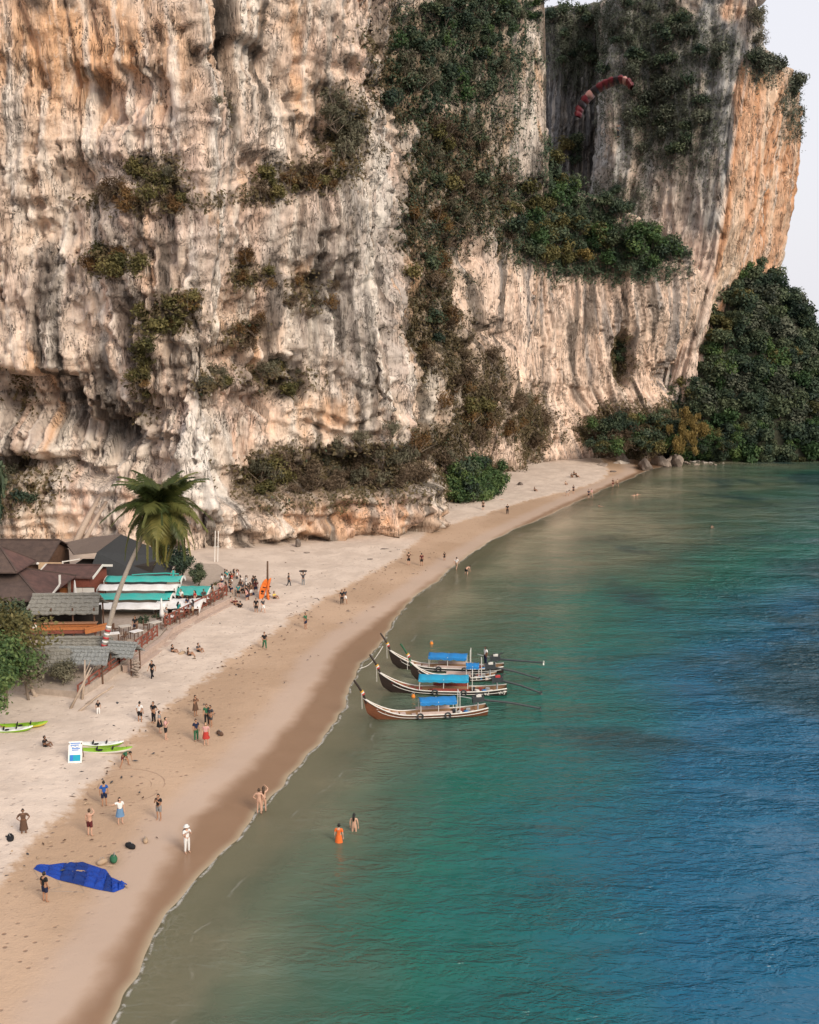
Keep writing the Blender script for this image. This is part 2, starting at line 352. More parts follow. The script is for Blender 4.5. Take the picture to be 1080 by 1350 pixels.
def vegmap(px, py, lst, n):
    m = np.zeros_like(px)
    for cx, cy, rx, ry, st in lst: m = np.maximum(m, st * blob(px, py, cx, cy, rx, ry, n * 0.6, 0.75))
    return m
OVER = [  # overhang lips: x0, x1, y of lip, inset metres, height metres, stalactite length
    (-40, 108, 478, 6.5, 11.0, .8), (-40, 150, 598, 3.2, 3.2, .3), (108, 172, 528, 5.0, 10.0, 2.8), (310, 402, 498, 5.0, 4.5, 1.8), (395, 505, 562, 1.7, 1.8, .3), (415, 520, 540, 1.2, 2.2, .3), (195, 300, 505, 2.6, 6.0, 2.4),
    (170, 260, 380, 1.8, 6.0, 2.0), (240, 350, 455, 2.0, 5.0, 2.0), (0, 110, 250, 1.6, 7.0, 1.2), (60, 200, 205, 1.2, 6.0, 1.5), (300, 420, 610, 1.8, 6.0, 1.6), (380, 480, 150, 1.4, 8.0, 2.0), (170, 235, 560, 2.5, 9.0, 2.2),
    (640, 720, 235, 2.5, 10.0, 2.5), (590, 680, 420, 2.2, 6.0, 2.5), (560, 640, 300, 2.0, 8.0, 2.0), (850, 940, 470, 2.5, 10.0, 2.0), (300, 565, 702, 2.5, 3.0, .3), (255, 300, 665, 4.0, 7.5, 2.8), (330, 470, 678, 1.5, 2.0, .5), (425, 545, 655, 1.0, 1.2, .3)]
_zb = {}
def zbuf(X, Y, Z, NX, NY):
    px, py, dep = proj(X, Y, Z)
    ok = (px > -80) & (px < 1160) & (py > -120) & (py < 1400)
    idx = np.nonzero(ok.ravel())[0]; key = (np.floor(px.ravel()[idx] / 5).astype(int) * 1000 + np.floor(py.ravel()[idx] / 5).astype(int) + 100)
    o = np.argsort(-dep.ravel()[idx]); idx = idx[o]; key = key[o]
    xr, yr, zr, dr, nx, ny = X.ravel(), Y.ravel(), Z.ravel(), dep.ravel(), NX.ravel(), NY.ravel()
    for i, k in zip(idx.tolist(), key.tolist()):
        d = dr[i]
        if k not in _zb or _zb[k][0] > d: _zb[k] = (d, xr[i], yr[i], zr[i], nx[i], ny[i])
def hit(px, py):
    k = int(math.floor(px / 5)) * 1000 + int(math.floor(py / 5)) + 100
    return _zb.get(k)
def mixc(a, b, f): return a + (np.asarray(b) - a) * f[..., None]

def cliff_sheet(name, pts, step, smooth, rows, zmin, htop, setback, disp, paint, capback=34, caprows=10):
    s, xy, nr = resample(pts, step, smooth); C = len(s)
    pxm, _, _ = proj(xy[:, 0], xy[:, 1], 30.0)
    H = htop(s, xy, pxm)
    v = np.linspace(0, 1, rows)[:, None]; Z = zmin + v * (H[None, :] - zmin); S = np.repeat(s[None, :], rows, 0)
    NX = np.repeat(nr[None, :, 0], rows, 0); NY = np.repeat(nr[None, :, 1], rows, 0)
    so_, lx, ly = setback(S, Z, xy, pxm)
    BX = xy[None, :, 0] + NX * so_ + lx; BY = xy[None, :, 1] + NY * so_ + ly
    px, py, dep = proj(BX, BY, Z)
    D = disp(S, Z, px, py, dep)
    ins = 3.0 * sst(0.985, 1.0, np.repeat(v, C, 1))
    X = BX + NX * (D - ins); Y = BY + NY * (D - ins)
    col = paint(S, Z, px, py, D)
    veg = vegmap(px, py, VEG if name == 'limestone_cliff' else VEG_T, 0.5 * pn(S / 4, Z / 4, 31) + 0.35 * pn(S / 1.4, Z / 1.4, 32))
    # cap
    cb = np.linspace(0, 1, caprows + 1)[1:, None] * capback
    CX = X[-1][None] - NX[-1][None] * cb; CY = Y[-1][None] - NY[-1][None] * cb
    CZ = Z[-1][None] + 0.12 * cb + 1.5 * pn(CX / 6, CY / 6, 9)
    XX = np.vstack([X, CX]); YY = np.vstack([Y, CY]); ZZ = np.vstack([Z, CZ])
    col = np.concatenate([col, np.repeat(col[-1:], caprows, 0)], 0)
    me = grid_mesh(name, XX, YY, ZZ); cattr(me, 'pig', np.clip(col, 0.01, 0.9))
    zbuf(X, Y, Z, NX, NY)
    return me, X, Y, Z, NX, NY, px, py, veg

CREAM = np.array([.72, .55, .43]); PINK = np.array([.74, .525, .415]); GREY = np.array([.45, .415, .385]); PALE = np.array([.78, .70, .62])
ORNG = np.array([.68, .385, .20]); DARK = np.array([.11, .092, .08]); MOSS = np.array([.115, .095, .055]); BROWN = np.array([.30, .165, .085])

def a_htop(s, xy, px):
    H = np.interp(px, [-200, 300, 640, 700], [96, 98, 112, 118])
    lp = np.array([(712, 150), (716, 165), (740, 210), (780, 250), (840, 292), (890, 332), (902, 366), (915, 390), (930, 425), (990, 440)])
    ly_ = np.interp(px, lp[:, 0], lp[:, 1]); zl = np.array([PY(a, b, c).z for a, b, c in zip(px, ly_, xy[:, 1])])
    f = sst(709, 713, px); return H * (1 - f) + zl * f + 0.6 * pn(s / 3, 0.5, 4) * f
def a_set(S, Z, xy, px):
    P2 = px[None, :]
    sh = sst(270, 310, P2) * sst(600, 560, P2)
    zt = 6.5 + 1.5 * pn(S / 6, 0.2, 12)
    o = -sh * 6.5 * sst(zt, zt + 2.2, Z) + sh * 1.2 * pn(S / 5, Z / 2.5, 13) * sst(9, 5, Z)
    o = o + 2.5 * sst(25, 60, Z) * sst(500, 300, P2)                # gentle overhang of the left wall
    o = o - 3.0 * sst(2, 22, Z) * sst(680, 740, P2)  + 5.0 * sst(16, 45, Z) * sst(760, 880, P2)
    o = o - 5 * sst(480, 530, P2) * sst(660, 600, P2) * sst(20, 55, Z)   # gully
    return o, 0, 0
def a_disp(S, Z, px, py, dep):
    wv = 2.2 * pn(S / 14, Z / 22, 1)
    slant = sst(560, 640, px); Sw = S + wv + slant * (-0.0035 * (Z - 60) ** 2 * sst(640, 900, px)) + 0.06 * Z * slant
    D = 2.6 * pn(S / 20, Z / 45, 2) + 1.9 * pn(Sw / 7.5, Z / 30, 3)
    act = sst(-0.25, 0.25, pn(S / 11, Z / 13, 5))
    fl = ridged(Sw / 3.4, Z / 24, 6) ** 2 * 1.1 + (ridged(Sw / 1.25, Z / 14, 7) ** 2 * 0.62 + ridged(Sw / 0.62, Z / 7, 8) * 0.36) * (0.45 + 0.75 * act)
    ul = blob(px, py, 70, 60, 200, 120, .5 * pn(S / 6, Z / 6, 108), .7); smooth_m = np.maximum(ul, 1) * 0 + sst(-.1, .3, fbm(S / 17, Z / 15, 101)) ; fl = fl * np.maximum(1 - .6 * smooth_m, .85 * slant) * (1 - .55 * ul)
    q3 = fbm(S / 10 + .6 * pn(S / 4, Z / 4, 102), Z / 14, 103, 4) * 3.4; D = D + (np.floor(q3) + sst(.72, 1, q3 - np.floor(q3))) * .6 * (1 - .85 * slant) * (1 - .5 * ul)
    D = D + fl + (0.75 * fbm(S / 5, Z / 4.2, 14, 4) + 0.45 * fbm(S / 1.1, Z / 1.6, 19, 3)) * (1 - 0.72 * slant) * (1 - .6 * ul)
    pit = sst(0.30, 0.52, pn(S / 1.05 + .7 * pn(S / .8, Z / 1.5, 99), Z / 3.4, 23)) * sst(-0.1, 0.25, pn(S / 9, Z / 8, 24)); D = D - pit * 1.15
    crack = sst(0.085, 0.0, np.abs(pn(Sw / 5.5, Z / 38, 25))) * sst(-0.2, 0.2, pn(S / 12, Z / 18, 26)); D = D - crack * 1.1
    mpp = dep / F
    rl = random.Random(77); extra = []
    for _ in range(28):
        cxp = rl.uniform(0, 560); cyp = rl.uniform(20, 600); wd = rl.uniform(14, 60); extra.append((cxp - wd, cxp + wd, cyp, rl.uniform(.8, 2.6), rl.uniform(2.5, 8), rl.uniform(.6, 2.6)))
    for _ in range(4):
        cxp = rl.uniform(600, 880); cyp = rl.uniform(380, 580); wd = rl.uniform(10, 40); extra.append((cxp - wd, cxp + wd, cyp, rl.uniform(.6, 1.8), rl.uniform(3, 9), rl.uniform(.6, 2.6)))
    na, nb_ = 9 * pn(S / 3, Z / 4, 40), 9 * pn(S / 3, Z / 4, 41); sA = np.maximum(0, ridged(S / 1.1, Z / 30, 43) * 1.5 - .55); sB = .5 * ridged(S / .45, Z / 30, 44)
    for x0, x1, y0, inset, hh, st in OVER + extra:
        mk = sst(x0 - 8, x0 + 14, px + na) * sst(x1 + 8, x1 - 14, px + nb_)
        if mk.max() <= 0: continue
        zz = (py - y0) * mpp + 2.2 * pn(S[0] / 8, x0 * .1, 42)[None, :]          # metres below the lip
        zz = zz - st * sA - st * sB
        D = D - inset * mk * sst(-0.1, 0.55, zz) * sst(hh, hh * 0.45, zz)
    D = D - 1.6 * 2.2 * blob(px, py, 302, 60, 12, 130, 0.3 * pn(S / 2, Z / 9, 45)) - 4.5 * blob(px, py, 820, 475, 17, 36, 0.2 * pn(S / 2, Z / 3, 46), .3)
    lay = np.maximum(sst(560, 640, py) * sst(330, 200, px), sst(470, 500, py) * sst(150, 100, px))                       # layered band low on the left
    D = D + lay * (0.95 * pn(S / 15, Z / 1.3, 47) - 0.5 * fl)
    low = sst(8.5, 6.0, Z) * sst(280, 310, px) * sst(600, 570, px)
    D = D + low * (0.7 * pn(S / 9, Z / 0.9, 48) + 0.5 * fbm(S / 2.5, Z / 1.5, 49, 3))
    return D
def a_paint(S, Z, px, py, D):
    wv = 2.0 * pn(S / 14, Z / 22, 1); slant = sst(560, 640, px)
    Sw = S + wv + slant * (-0.0035 * (Z - 60) ** 2 * sst(640, 900, px)) + 0.06 * Z * slant
    c = np.zeros(S.shape + (3,)) + CREAM
    c = mixc(c, PINK, sst(-.2, .4, fbm(S / 16, Z / 22, 51)))
    g = sst(.0, .45, fbm(Sw / 6, Z / 26, 52)) * .6
    g = np.maximum(g, .75 * blob(px, py, 480, 380, 95, 190, .5 * pn(S / 5, Z / 9, 53), .6)); g = np.maximum(g, .45 * blob(px, py, 270, 300, 80, 110, .6 * pn(S / 5, Z / 9, 54), .7))
    g = np.maximum(g, .5 * blob(px, py, 70, 400, 90, 90, .6 * pn(S / 5, Z / 9, 64), .7)); g = np.maximum(g, .7 * blob(px, py, 690, 180, 34, 90, .5 * pn(S / 2, Z / 9, 65), .6))
    c = mixc(c, GREY, g); c = mixc(c, np.array([.74, .59, .48]), .7 * sst(-.1, .3, fbm(S / 17, Z / 15, 101)) * (1 - g))
    o = np.maximum(.8 * blob(px, py, 80, 70, 150, 100, .6 * pn(S / 4, Z / 8, 55), .8), .55 * blob(px, py, 240, 60, 50, 80, .6 * pn(S / 4, Z / 8, 56), .8))
    o = np.maximum(o, .6 * blob(px, py, 860, 450, 60, 70, .7 * pn(S / 3, Z / 8, 57), .8)); o = np.maximum(o, .75 * blob(px, py, 540, 370, 18, 60, .7 * pn(S / 2, Z / 8, 58), .8))
    o = np.maximum(o, .6 * sst(.3, .6, fbm(Sw / 4, Z / 14, 59))); o = np.maximum(o, .6 * blob(px, py, 470, 690, 110, 30, .8 * pn(S / 2, Z / 2, 60), .8)); o = np.maximum(o, .5 * blob(px, py, 440, 545, 60, 30, .8 * pn(S / 2, Z / 2, 67), .8))
    c = mixc(c, ORNG, o)
    wt = np.maximum(sst(.12, .5, pn(Sw / 1.0, Z / 22, 61)) * .65, .8 * sst(.2, .5, pn(Sw / 2.6, Z / 40, 104))); c = mixc(c, PALE, wt)
    dk = np.maximum(sst(.10, .42, pn(Sw / 1.7, Z / 40, 62)) * sst(-.15, .35, pn(S / 8, Z / 20, 63)) * .85, .8 * sst(.28, .5, pn(Sw / 3.2, Z / 46, 105)) * sst(-.1, .3, pn(S / 3, Z / 18, 106)))
    dk = np.maximum(dk, .55 * sst(.2, .5, pn(Sw / .7, Z / 16, 72)) * sst(-.2, .3, pn(S / 10, Z / 14, 73)))
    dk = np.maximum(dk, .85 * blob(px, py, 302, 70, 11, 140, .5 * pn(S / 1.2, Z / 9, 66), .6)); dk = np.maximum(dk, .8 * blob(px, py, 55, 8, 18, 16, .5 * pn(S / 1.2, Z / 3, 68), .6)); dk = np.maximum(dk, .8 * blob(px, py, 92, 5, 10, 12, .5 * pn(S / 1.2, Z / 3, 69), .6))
    c = mixc(c, np.array([.84, .62, .49]), .7 * slant * sst(300, 380, py)); c = mixc(c, DARK * .9, dk)
    c = mixc(c, np.array([.26, .25, .25]), .7 * slant * sst(.12, .42, pn(Sw / 1.0, Z / 46, 109)) * sst(-.2, .3, pn(S / 7, Z / 20, 110)))
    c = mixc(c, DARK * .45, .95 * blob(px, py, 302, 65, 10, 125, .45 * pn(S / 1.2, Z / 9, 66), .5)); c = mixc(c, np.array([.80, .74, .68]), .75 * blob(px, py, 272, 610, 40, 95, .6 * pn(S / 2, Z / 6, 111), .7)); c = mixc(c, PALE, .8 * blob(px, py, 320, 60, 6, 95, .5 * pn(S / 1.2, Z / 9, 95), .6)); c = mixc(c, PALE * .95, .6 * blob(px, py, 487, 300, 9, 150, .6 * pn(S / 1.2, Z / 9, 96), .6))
    vg = vegmap(px, py, VEG, 0.5 * pn(S / 4, Z / 4, 31) + 0.35 * pn(S / 1.4, Z / 1.4, 32))
    c = mixc(c, MOSS, .75 * np.clip(vg, 0, 1)); c = mixc(c, BROWN, .35 * sst(.1, .5, pn(S / 3, Z / 3, 70)) * np.clip(vg, 0, 1))
    tid = sst(2.6, .6, Z + .8 * pn(S / 2, 0, 71)); c = mixc(c, np.array([.16, .12, .09]), .6 * tid)
    return c * (1 + .18 * fbm(S / .8, Z / 1.6, 74, 3))[..., None]
A_PTS = [(-92, 138), (-60, 146), (-40, 146), (-27, 142), (-14, 152), (1, 158.5), (4, 166), (4, 186), (9, 206), (18, 228), (27, 246), (42, 257), (58, 262), (66, 268), (71, 278), (74, 290), (75, 300)]
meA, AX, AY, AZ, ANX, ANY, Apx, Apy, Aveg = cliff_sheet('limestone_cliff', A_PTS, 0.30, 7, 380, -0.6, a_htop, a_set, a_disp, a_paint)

def t_htop(s, xy, px):
    ly_ = np.interp(px, [600, 712, 725, 745, 770, 790, 800, 930, 940, 948, 960, 975, 990, 1000, 1006, 1011, 1200], [20, 14, 14, 6, 2, -8, -60, -50, -5, 22, 55, 78, 90, 98, 112, 135, 160])
    return np.array([PY(a, b, c).z for a, b, c in zip(px, ly_, xy[:, 1])]) + 1.6 * pn(s / 3.5, .2, 5) + 0.8 * pn(s / 1.2, .2, 6)
def t_set(S, Z, xy, px):
    P2 = np.repeat(px[None, :], Z.shape[0], 0); k = sst(840, 935, P2) * sst(1080, 985, P2)
    return 2.5 * pn(S / 20, Z / 40, 7) * sst(800, 860, P2) * sst(920, 880, P2), k * (0.10 * np.clip(Z - 40, 0, 90) + .22 * np.clip(Z - 46, -34, 0)), 0
def t_disp(S, Z, px, py, dep):
    wv = 2.2 * pn(S / 14, Z / 26, 11); Sw = S + wv
    D = 1.6 * pn(S / 16, Z / 50, 12) + 1.1 * pn(Sw / 6, Z / 40, 13)
    D = D + .8 * ridged(Sw / 3.2, Z / 34, 16) ** 2 + .5 * ridged(Sw / 1.3, Z / 18, 17) ** 2 + .25 * ridged(Sw / .7, Z / 9, 18) + .7 * fbm(S / 5, Z / 5, 21, 4)
    return D - sst(.3, .5, pn(S / 2, Z / 3, 22)) * .7 - .9 * sst(.09, 0, np.abs(pn(Sw / 7, Z / 60, 27)))
def t_paint(S, Z, px, py, D):
    Sw = S + 2.0 * pn(S / 14, Z / 26, 11)
    c = np.zeros(S.shape + (3,)) + np.array([.43, .415, .395])
    c = mixc(c, CREAM, .75 * sst(.0, .5, fbm(Sw / 4, Z / 26, 81)) * sst(760, 820, px)); c = mixc(c, CREAM, .6 * blob(px, py, 880, 260, 50, 60, .5 * pn(S / 3, Z / 12, 82), .7))
    c = mixc(c, np.array([.78, .58, .465]), .9 * blob(px, py, 915, 420, 60, 150, .5 * pn(S / 2, Z / 12, 93), .5)); c = mixc(c, np.array([.075, .075, .08]), .85 * sst(800, 782, px + 6 * pn(S / 2, Z / 6, 94)))  # near-black grey left of the front corner paints in the cleft's shade
    orr = np.maximum(sst(-2, 4, px - np.interp(py, [-40, 20, 60, 90, 280, 340, 480], [955, 985, 996, 974, 950, 944, 925]) + 7 * pn(S / 2, Z / 9, 83)) * sst(62, 95, py + 14 * pn(S / 3, Z / 8, 84)), .9 * blob(px, py, 965, 12, 16, 22, .4 * pn(S / 2, Z / 5, 85), .4))
    co = np.zeros_like(c) + np.array([.68, .40, .25]); co = mixc(co, np.array([.72, .53, .39]), sst(-.1, .4, fbm(Sw / 3, Z / 40, 86))); co = mixc(co, np.array([.52, .25, .125]), .7 * sst(.05, .45, pn(Sw / 2.2, Z / 30, 87)))
    co = mixc(co, PALE, .6 * sst(.2, .5, pn(Sw / 1.1, Z / 35, 88)))
    c = c * (1 - orr[..., None]) + co * orr[..., None]
    dk = .55 * sst(.12, .45, pn(Sw / 1.5, Z / 32, 89)) * sst(-.2, .3, pn(S / 8, Z / 22, 90)) * (1 - .55 * orr); c = mixc(c, DARK, dk)
    c = mixc(c, PALE * .8, .5 * sst(.2, .5, pn(Sw / .9, Z / 20, 91)) * (1 - orr))
    vg = vegmap(px, py, VEG_T, .5 * pn(S / 4, Z / 4, 31) + .35 * pn(S / 1.4, Z / 1.4, 32)); c = mixc(c, np.array([.085, .09, .06]), .75 * np.clip(vg, 0, 1))
    return c * (1 + .15 * fbm(S / .9, Z / 1.8, 92, 3))[..., None]
T_PTS = [(24, 362), (31, 336), (41, 322), (53, 324), (52, 300), (50.5, 284), (58, 280), (66, 272), (74, 268.5), (81, 276), (90, 291), (97.5, 300), (100.5, 310), (101, 330), (94, 358)]
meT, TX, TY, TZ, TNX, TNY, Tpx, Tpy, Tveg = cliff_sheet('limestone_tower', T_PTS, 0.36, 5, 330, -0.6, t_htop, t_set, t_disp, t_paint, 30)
t = NT('limestone'); geo = t.n('NewGeometry').outputs['Position']; pg = t.attr('pig', 0)
st1 = t.noise(1.1, 5, 0.65, geo, .4, (1, 1, .13)); st2 = t.noise(3.4, 4, 0.6, geo, .3, (1, 1, .22)); gr = t.noise(2.6, 6, .65, geo)
lowm = t.ramp(t.noise(.09, 3, .5, geo, .5), .40, .60, .12, 1.0)
c = t.mix(t.math('MULTIPLY', t.ramp(st2, .43, .72, 0, .68), lowm), pg, t.mix(1.0, pg, (.42, .38, .36), 'MULTIPLY'))
c = t.mix(t.ramp(st1, .56, .75, 0, .5), c, t.mix(.5, pg, (.66, .58, .50)))
c = t.mix(t.math('MULTIPLY', t.ramp(gr, .60, .72, 0, .5), t.ramp(lowm, 0, 1, .35, 1)), c, t.mix(1.0, pg, (.32, .27, .24), 'MULTIPLY'))
vc = t.noise(.9, 4, .7, geo, 1.2, (1, 1, .16)); vl = t.ramp(t.math('ABSOLUTE', t.math('SUBTRACT', vc, .5)), .022, .004)
vm = t.noise(.22, 3, .6, geo); vl = t.math('MULTIPLY', vl, t.ramp(vm, .42, .56, 0, .9)); c = t.mix(vl, c, (.055, .045, .04))
ls = t.noise(.55, 4, .6, geo, .6, (1, 1, .05)); c = t.mix(t.ramp(ls, .56, .68, 0, .6), c, t.mix(1.0, pg, (1.25, 1.22, 1.2), 'MULTIPLY')); c = t.mix(t.ramp(ls, .42, .32, 0, .6), c, t.mix(1.0, pg, (.38, .36, .36), 'MULTIPLY'))
wc = t.noise(1.6, 4, .7, geo, .8, (1, 1, .10)); c = t.mix(t.ramp(wc, .58, .70, 0, .6), c, (.70, .62, .55))
hb = t.math('ADD', t.math('ADD', st1, t.math('MULTIPLY', st2, .6)), t.math('MULTIPLY', gr, .45))
ROCK = t.done(t.bsdf(c, .9, t.bump(t.math('SUBTRACT', hb, vl), .85, .5), .15))
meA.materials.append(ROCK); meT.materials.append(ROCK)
cliffA = tag(link(bpy.data.objects.new('limestone_cliff', meA)), 'pink and grey limestone cliff with hanging tufa rising behind the beach huts', 'cliff')
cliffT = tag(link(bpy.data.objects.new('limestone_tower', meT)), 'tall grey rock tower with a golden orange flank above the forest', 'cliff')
# ================================================================ vegetation
def leaf_cloud(centers, radii, n, size, rng, flat=0.75, up=0.35, shell=0.55, tone_by_lobe=0.25, aspect=0.55, bend=True):
    """leaf quads spread through a set of lobes; returns verts, faces, tone per vertex"""
    centers = np.asarray(centers, float); radii = np.asarray(radii, float)
    wgt = radii ** 2; li = rng.choice(len(centers), n, p=wgt / wgt.sum())
    d = rng.normal(size=(n, 3)); d /= np.linalg.norm(d, axis=1)[:, None]
    r = radii[li] * (shell + (1 - shell) * rng.random(n) ** .6) * (1 + .18 * rng.normal(size=n))
    p = centers[li] + d * r[:, None] * np.array([1, 1, flat])
    nn = d + rng.normal(size=(n, 3)) * .55 + np.array([0, 0, up]); nn /= np.linalg.norm(nn, axis=1)[:, None]
    a = np.cross(nn, rng.normal(size=(n, 3))); a /= np.linalg.norm(a, axis=1)[:, None] + 1e-9; b = np.cross(nn, a)
    sz = size * (.6 + .8 * rng.random(n)); A = a * sz[:, None]; B = b * (sz * aspect)[:, None]
    v = np.stack([p - A, p - B - nn * (sz * .12)[:, None], p + A, p + B - nn * (sz * .12)[:, None]], 1).reshape(-1, 3)
    f = np.arange(4 * n).reshape(-1, 4)
    lt = rng.random(len(centers)); tone = np.clip(.5 + tone_by_lobe * (lt[li] - .5) * 2 + .22 * rng.normal(size=n) * .6, 0, 1)
    return v, f, np.repeat(tone, 4)
def cloud_mesh(name, v, f, tone, m):
    me = bpy.data.meshes.new(name); me.vertices.add(len(v)); me.vertices.foreach_set('co', v.astype(np.float32).ravel())
    n = len(f); me.loops.add(4 * n); me.loops.foreach_set('vertex_index', f.astype(np.int32).ravel()); me.polygons.add(n)
    me.polygons.foreach_set('loop_start', np.arange(n, dtype=np.int32) * 4); me.update(calc_edges=True)
    fattr(me, 'tone', tone); me.materials.append(m); return me
LEAF = {'dark': leafmat('leaf_dark', [(.016, .028, .022), (.034, .056, .038), (.062, .088, .052), (.11, .13, .07)]),
        'green': leafmat('leaf_green', [(.018, .040, .018), (.042, .082, .032), (.075, .125, .045), (.13, .18, .06)]),
        'olive': leafmat('leaf_olive', [(.034, .036, .015), (.082, .078, .030), (.135, .12, .045), (.20, .165, .065)]),
        'dry': leafmat('leaf_dry', [(.045, .032, .020), (.095, .066, .042), (.15, .105, .068), (.21, .16, .11)]),
        'rust': leafmat('leaf_rust', [(.05, .028, .013), (.11, .060, .026), (.18, .10, .04), (.26, .16, .06)]),
        'grey': leafmat('leaf_grey', [(.045, .045, .030), (.085, .082, .054), (.14, .13, .085), (.21, .19, .13)]),
        'greygreen': leafmat('leaf_greygreen', [(.026, .034, .026), (.055, .066, .046), (.095, .105, .072), (.15, .155, .11)]),
        'brownmix': leafmat('leaf_brownmix', [(.040, .034, .018), (.085, .066, .034), (.14, .106, .054), (.20, .155, .08)]),
        'gold': leafmat('leaf_gold', [(.07, .055, .018), (.15, .105, .032), (.23, .16, .05), (.32, .23, .085)]),
        'palm': leafmat('leaf_palm', [(.024, .040, .013), (.070, .085, .025), (.15, .15, .045), (.30, .24, .07)], .3, .45)}
BARK = mat('bark', (.20, .155, .12), .9, .4, 4, .5, (1, 1, .3)); BARKD = mat('bark_dark', (.075, .058, .045), .9, .4, 4, .5)
TWIG = mat('twig', (.27, .21, .16), .9, .35, 4, .3)
def lobes(rng, n, R_, flat):
    c = rng.normal(size=(n, 3)); c /= np.linalg.norm(c, axis=1)[:, None]; c *= (rng.random(n) ** .5 * .68)[:, None] * R_; c[:, 2] *= flat
    return c, R_ * (.30 + .24 * rng.random(n))
SHRUB = {}
for ki, kind in enumerate(['dark', 'green', 'olive', 'dry', 'rust', 'grey', 'gold', 'greygreen']):
    SHRUB[kind] = []
    for k in range(3):
        rng = np.random.default_rng(100 + ki * 10 + k)
        c, r = lobes(rng, 9 + 2 * k, 1.0, .7); thin = kind in ('dry', 'grey', 'rust')
        v, f, tn = leaf_cloud(c, r, 520, .105 if not thin else .12, rng, .8, .3, .35 if thin else .5, .35, .5 if not thin else .24)
        me = cloud_mesh('foliage', v, f, tn, LEAF[kind])
        mb = MB()
        for q in range(7 if thin else 4):
            a = rng.random() * 6.28; e = .35 + rng.random() * .9; L = .75 + .3 * rng.random()
            d = Vector((math.cos(a) * math.cos(e), math.sin(a) * math.cos(e), math.sin(e)))
            mb.tube([Vector((0, 0, -.75)), Vector((0, 0, -.75)) + d * L * .5 + Vector((.05, 0, .05)), Vector((0, 0, -.7)) + d * L * 1.25], [.035, .022, .006], 5)
        sm = mb.mesh('stem'); sm.materials.append(TWIG if thin else BARKD)
        SHRUB[kind].append((me, sm))
def shrub(kind, loc, size, label, group, name='cliff_shrub', rz=None, sc=(1, 1, 1)):
    me, sm = random.choice(SHRUB[kind])
    o = thing(name, label, 'shrub', loc, random.random() * 6.28 if rz is None else rz, group)
    o.scale = (size * sc[0], size * sc[1], size * sc[2])
    link(bpy.data.objects.new('foliage', me), o); link(bpy.data.objects.new('stem', sm), o); return o
def scatter(cx, cy, rx, ry, n, kinds, smin, smax, label, group, name='cliff_shrub', outw=.25, sc=(1, 1, 1)):
    for _ in range(n):
        for tr in range(6):
            a = random.random() * 6.28; q = math.sqrt(random.random())
            h = hit(cx + rx * q * math.cos(a), cy + ry * q * math.sin(a))
            if h: break
        if not h: continue
        s = random.uniform(smin, smax) ; d, x, y, z, nx, ny = h
        k = random.choice(kinds)
        z = max(z + s * .35, .9 * s + 1.0)
        shrub(k, (x + nx * s * outw, y + ny * s * outw, z), s, label[k] if isinstance(label, dict) else label, group, name, None, sc)
OL = {'olive': 'olive green tuft on a ledge of the pale cliff above the beach restaurant', 'rust': 'rusty dry tuft on a ledge of the pale cliff above the beach restaurant', 'dry': 'brown dry tuft on a ledge of the pale cliff above the beach restaurant', 'grey': 'greyish tuft on a ledge of the pale cliff above the beach restaurant'}
GO = 'tufts on the cliff ledges above the restaurant'
for a in [(215, 228, 40, 20, 6, ['olive', 'olive', 'grey']), (205, 266, 55, 18, 8, ['rust', 'dry', 'olive']), (150, 262, 30, 10, 3, ['rust', 'dry']), (160, 348, 38, 18, 7, ['olive', 'rust', 'olive']), (225, 415, 36, 24, 7, ['olive', 'olive', 'rust']), (190, 500, 12, 45, 5, ['olive', 'rust']),
          (335, 362, 24, 22, 4, ['rust', 'olive']), (410, 388, 30, 26, 5, ['dry', 'rust', 'dry']), (330, 440, 22, 18, 4, ['dry', 'rust']), (282, 505, 22, 16, 4, ['olive', 'grey']), (372, 498, 44, 18, 8, ['dry', 'olive', 'grey']), (400, 232, 55, 20, 9, ['rust', 'olive', 'dry']), (350, 258, 40, 10, 3, ['dry', 'olive']), (290, 140, 8, 18, 1, ['grey']), (250, 400, 16, 14, 2, ['olive'])]:
    scatter(a[0], a[1], a[2] * 1.1, a[3] * 1.15, int(a[4] * 1.6), a[5], .9, 2.1, OL, GO)
GL = {'dark': 'dark green bush in the overgrown gully of the pale cliff', 'green': 'mid green bush in the overgrown gully of the pale cliff', 'grey': 'grey green bush in the overgrown gully of the pale cliff', 'dry': 'dry brown bush in the overgrown gully of the pale cliff', 'olive': 'olive bush in the overgrown gully of the pale cliff', 'rust': 'rusty bush in the overgrown gully of the pale cliff'}
GG = 'bushes in the overgrown gully'
for a in [(600, 60, 95, 75, 34, ['dark', 'dark', 'green', 'grey']), (455, 180, 26, 50, 7, ['grey', 'dry']), (540, 110, 40, 55, 10, ['dark', 'grey']), (650, 15, 60, 30, 14, ['dark', 'dark', 'green']), (600, 200, 45, 60, 13, ['dark', 'grey', 'dry', 'olive']), (640, 275, 70, 40, 15, ['grey', 'olive', 'dry']), (560, 330, 30, 70, 10, ['olive', 'dry', 'rust']), (565, 420, 20, 70, 8, ['dry', 'rust', 'dark']), (600, 470, 18, 55, 7, ['dry', 'rust']), (620, 540, 40, 45, 12, ['dry', 'dry', 'rust', 'olive']), (690, 555, 30, 40, 9, ['dry', 'rust', 'grey']), (645, 495, 20, 30, 4, ['dry'])]:
    scatter(*a[:5], a[5], 1.6, 3.0, GL, GG, 'gully_bush')
LL = {'dark': 'dark green bush on the tree covered ledge below the grey tower', 'green': 'bright green bush on the tree covered ledge below the grey tower', 'olive': 'olive bush on the tree covered ledge below the grey tower', 'gold': 'yellowing bush on the tree covered ledge below the grey tower'}
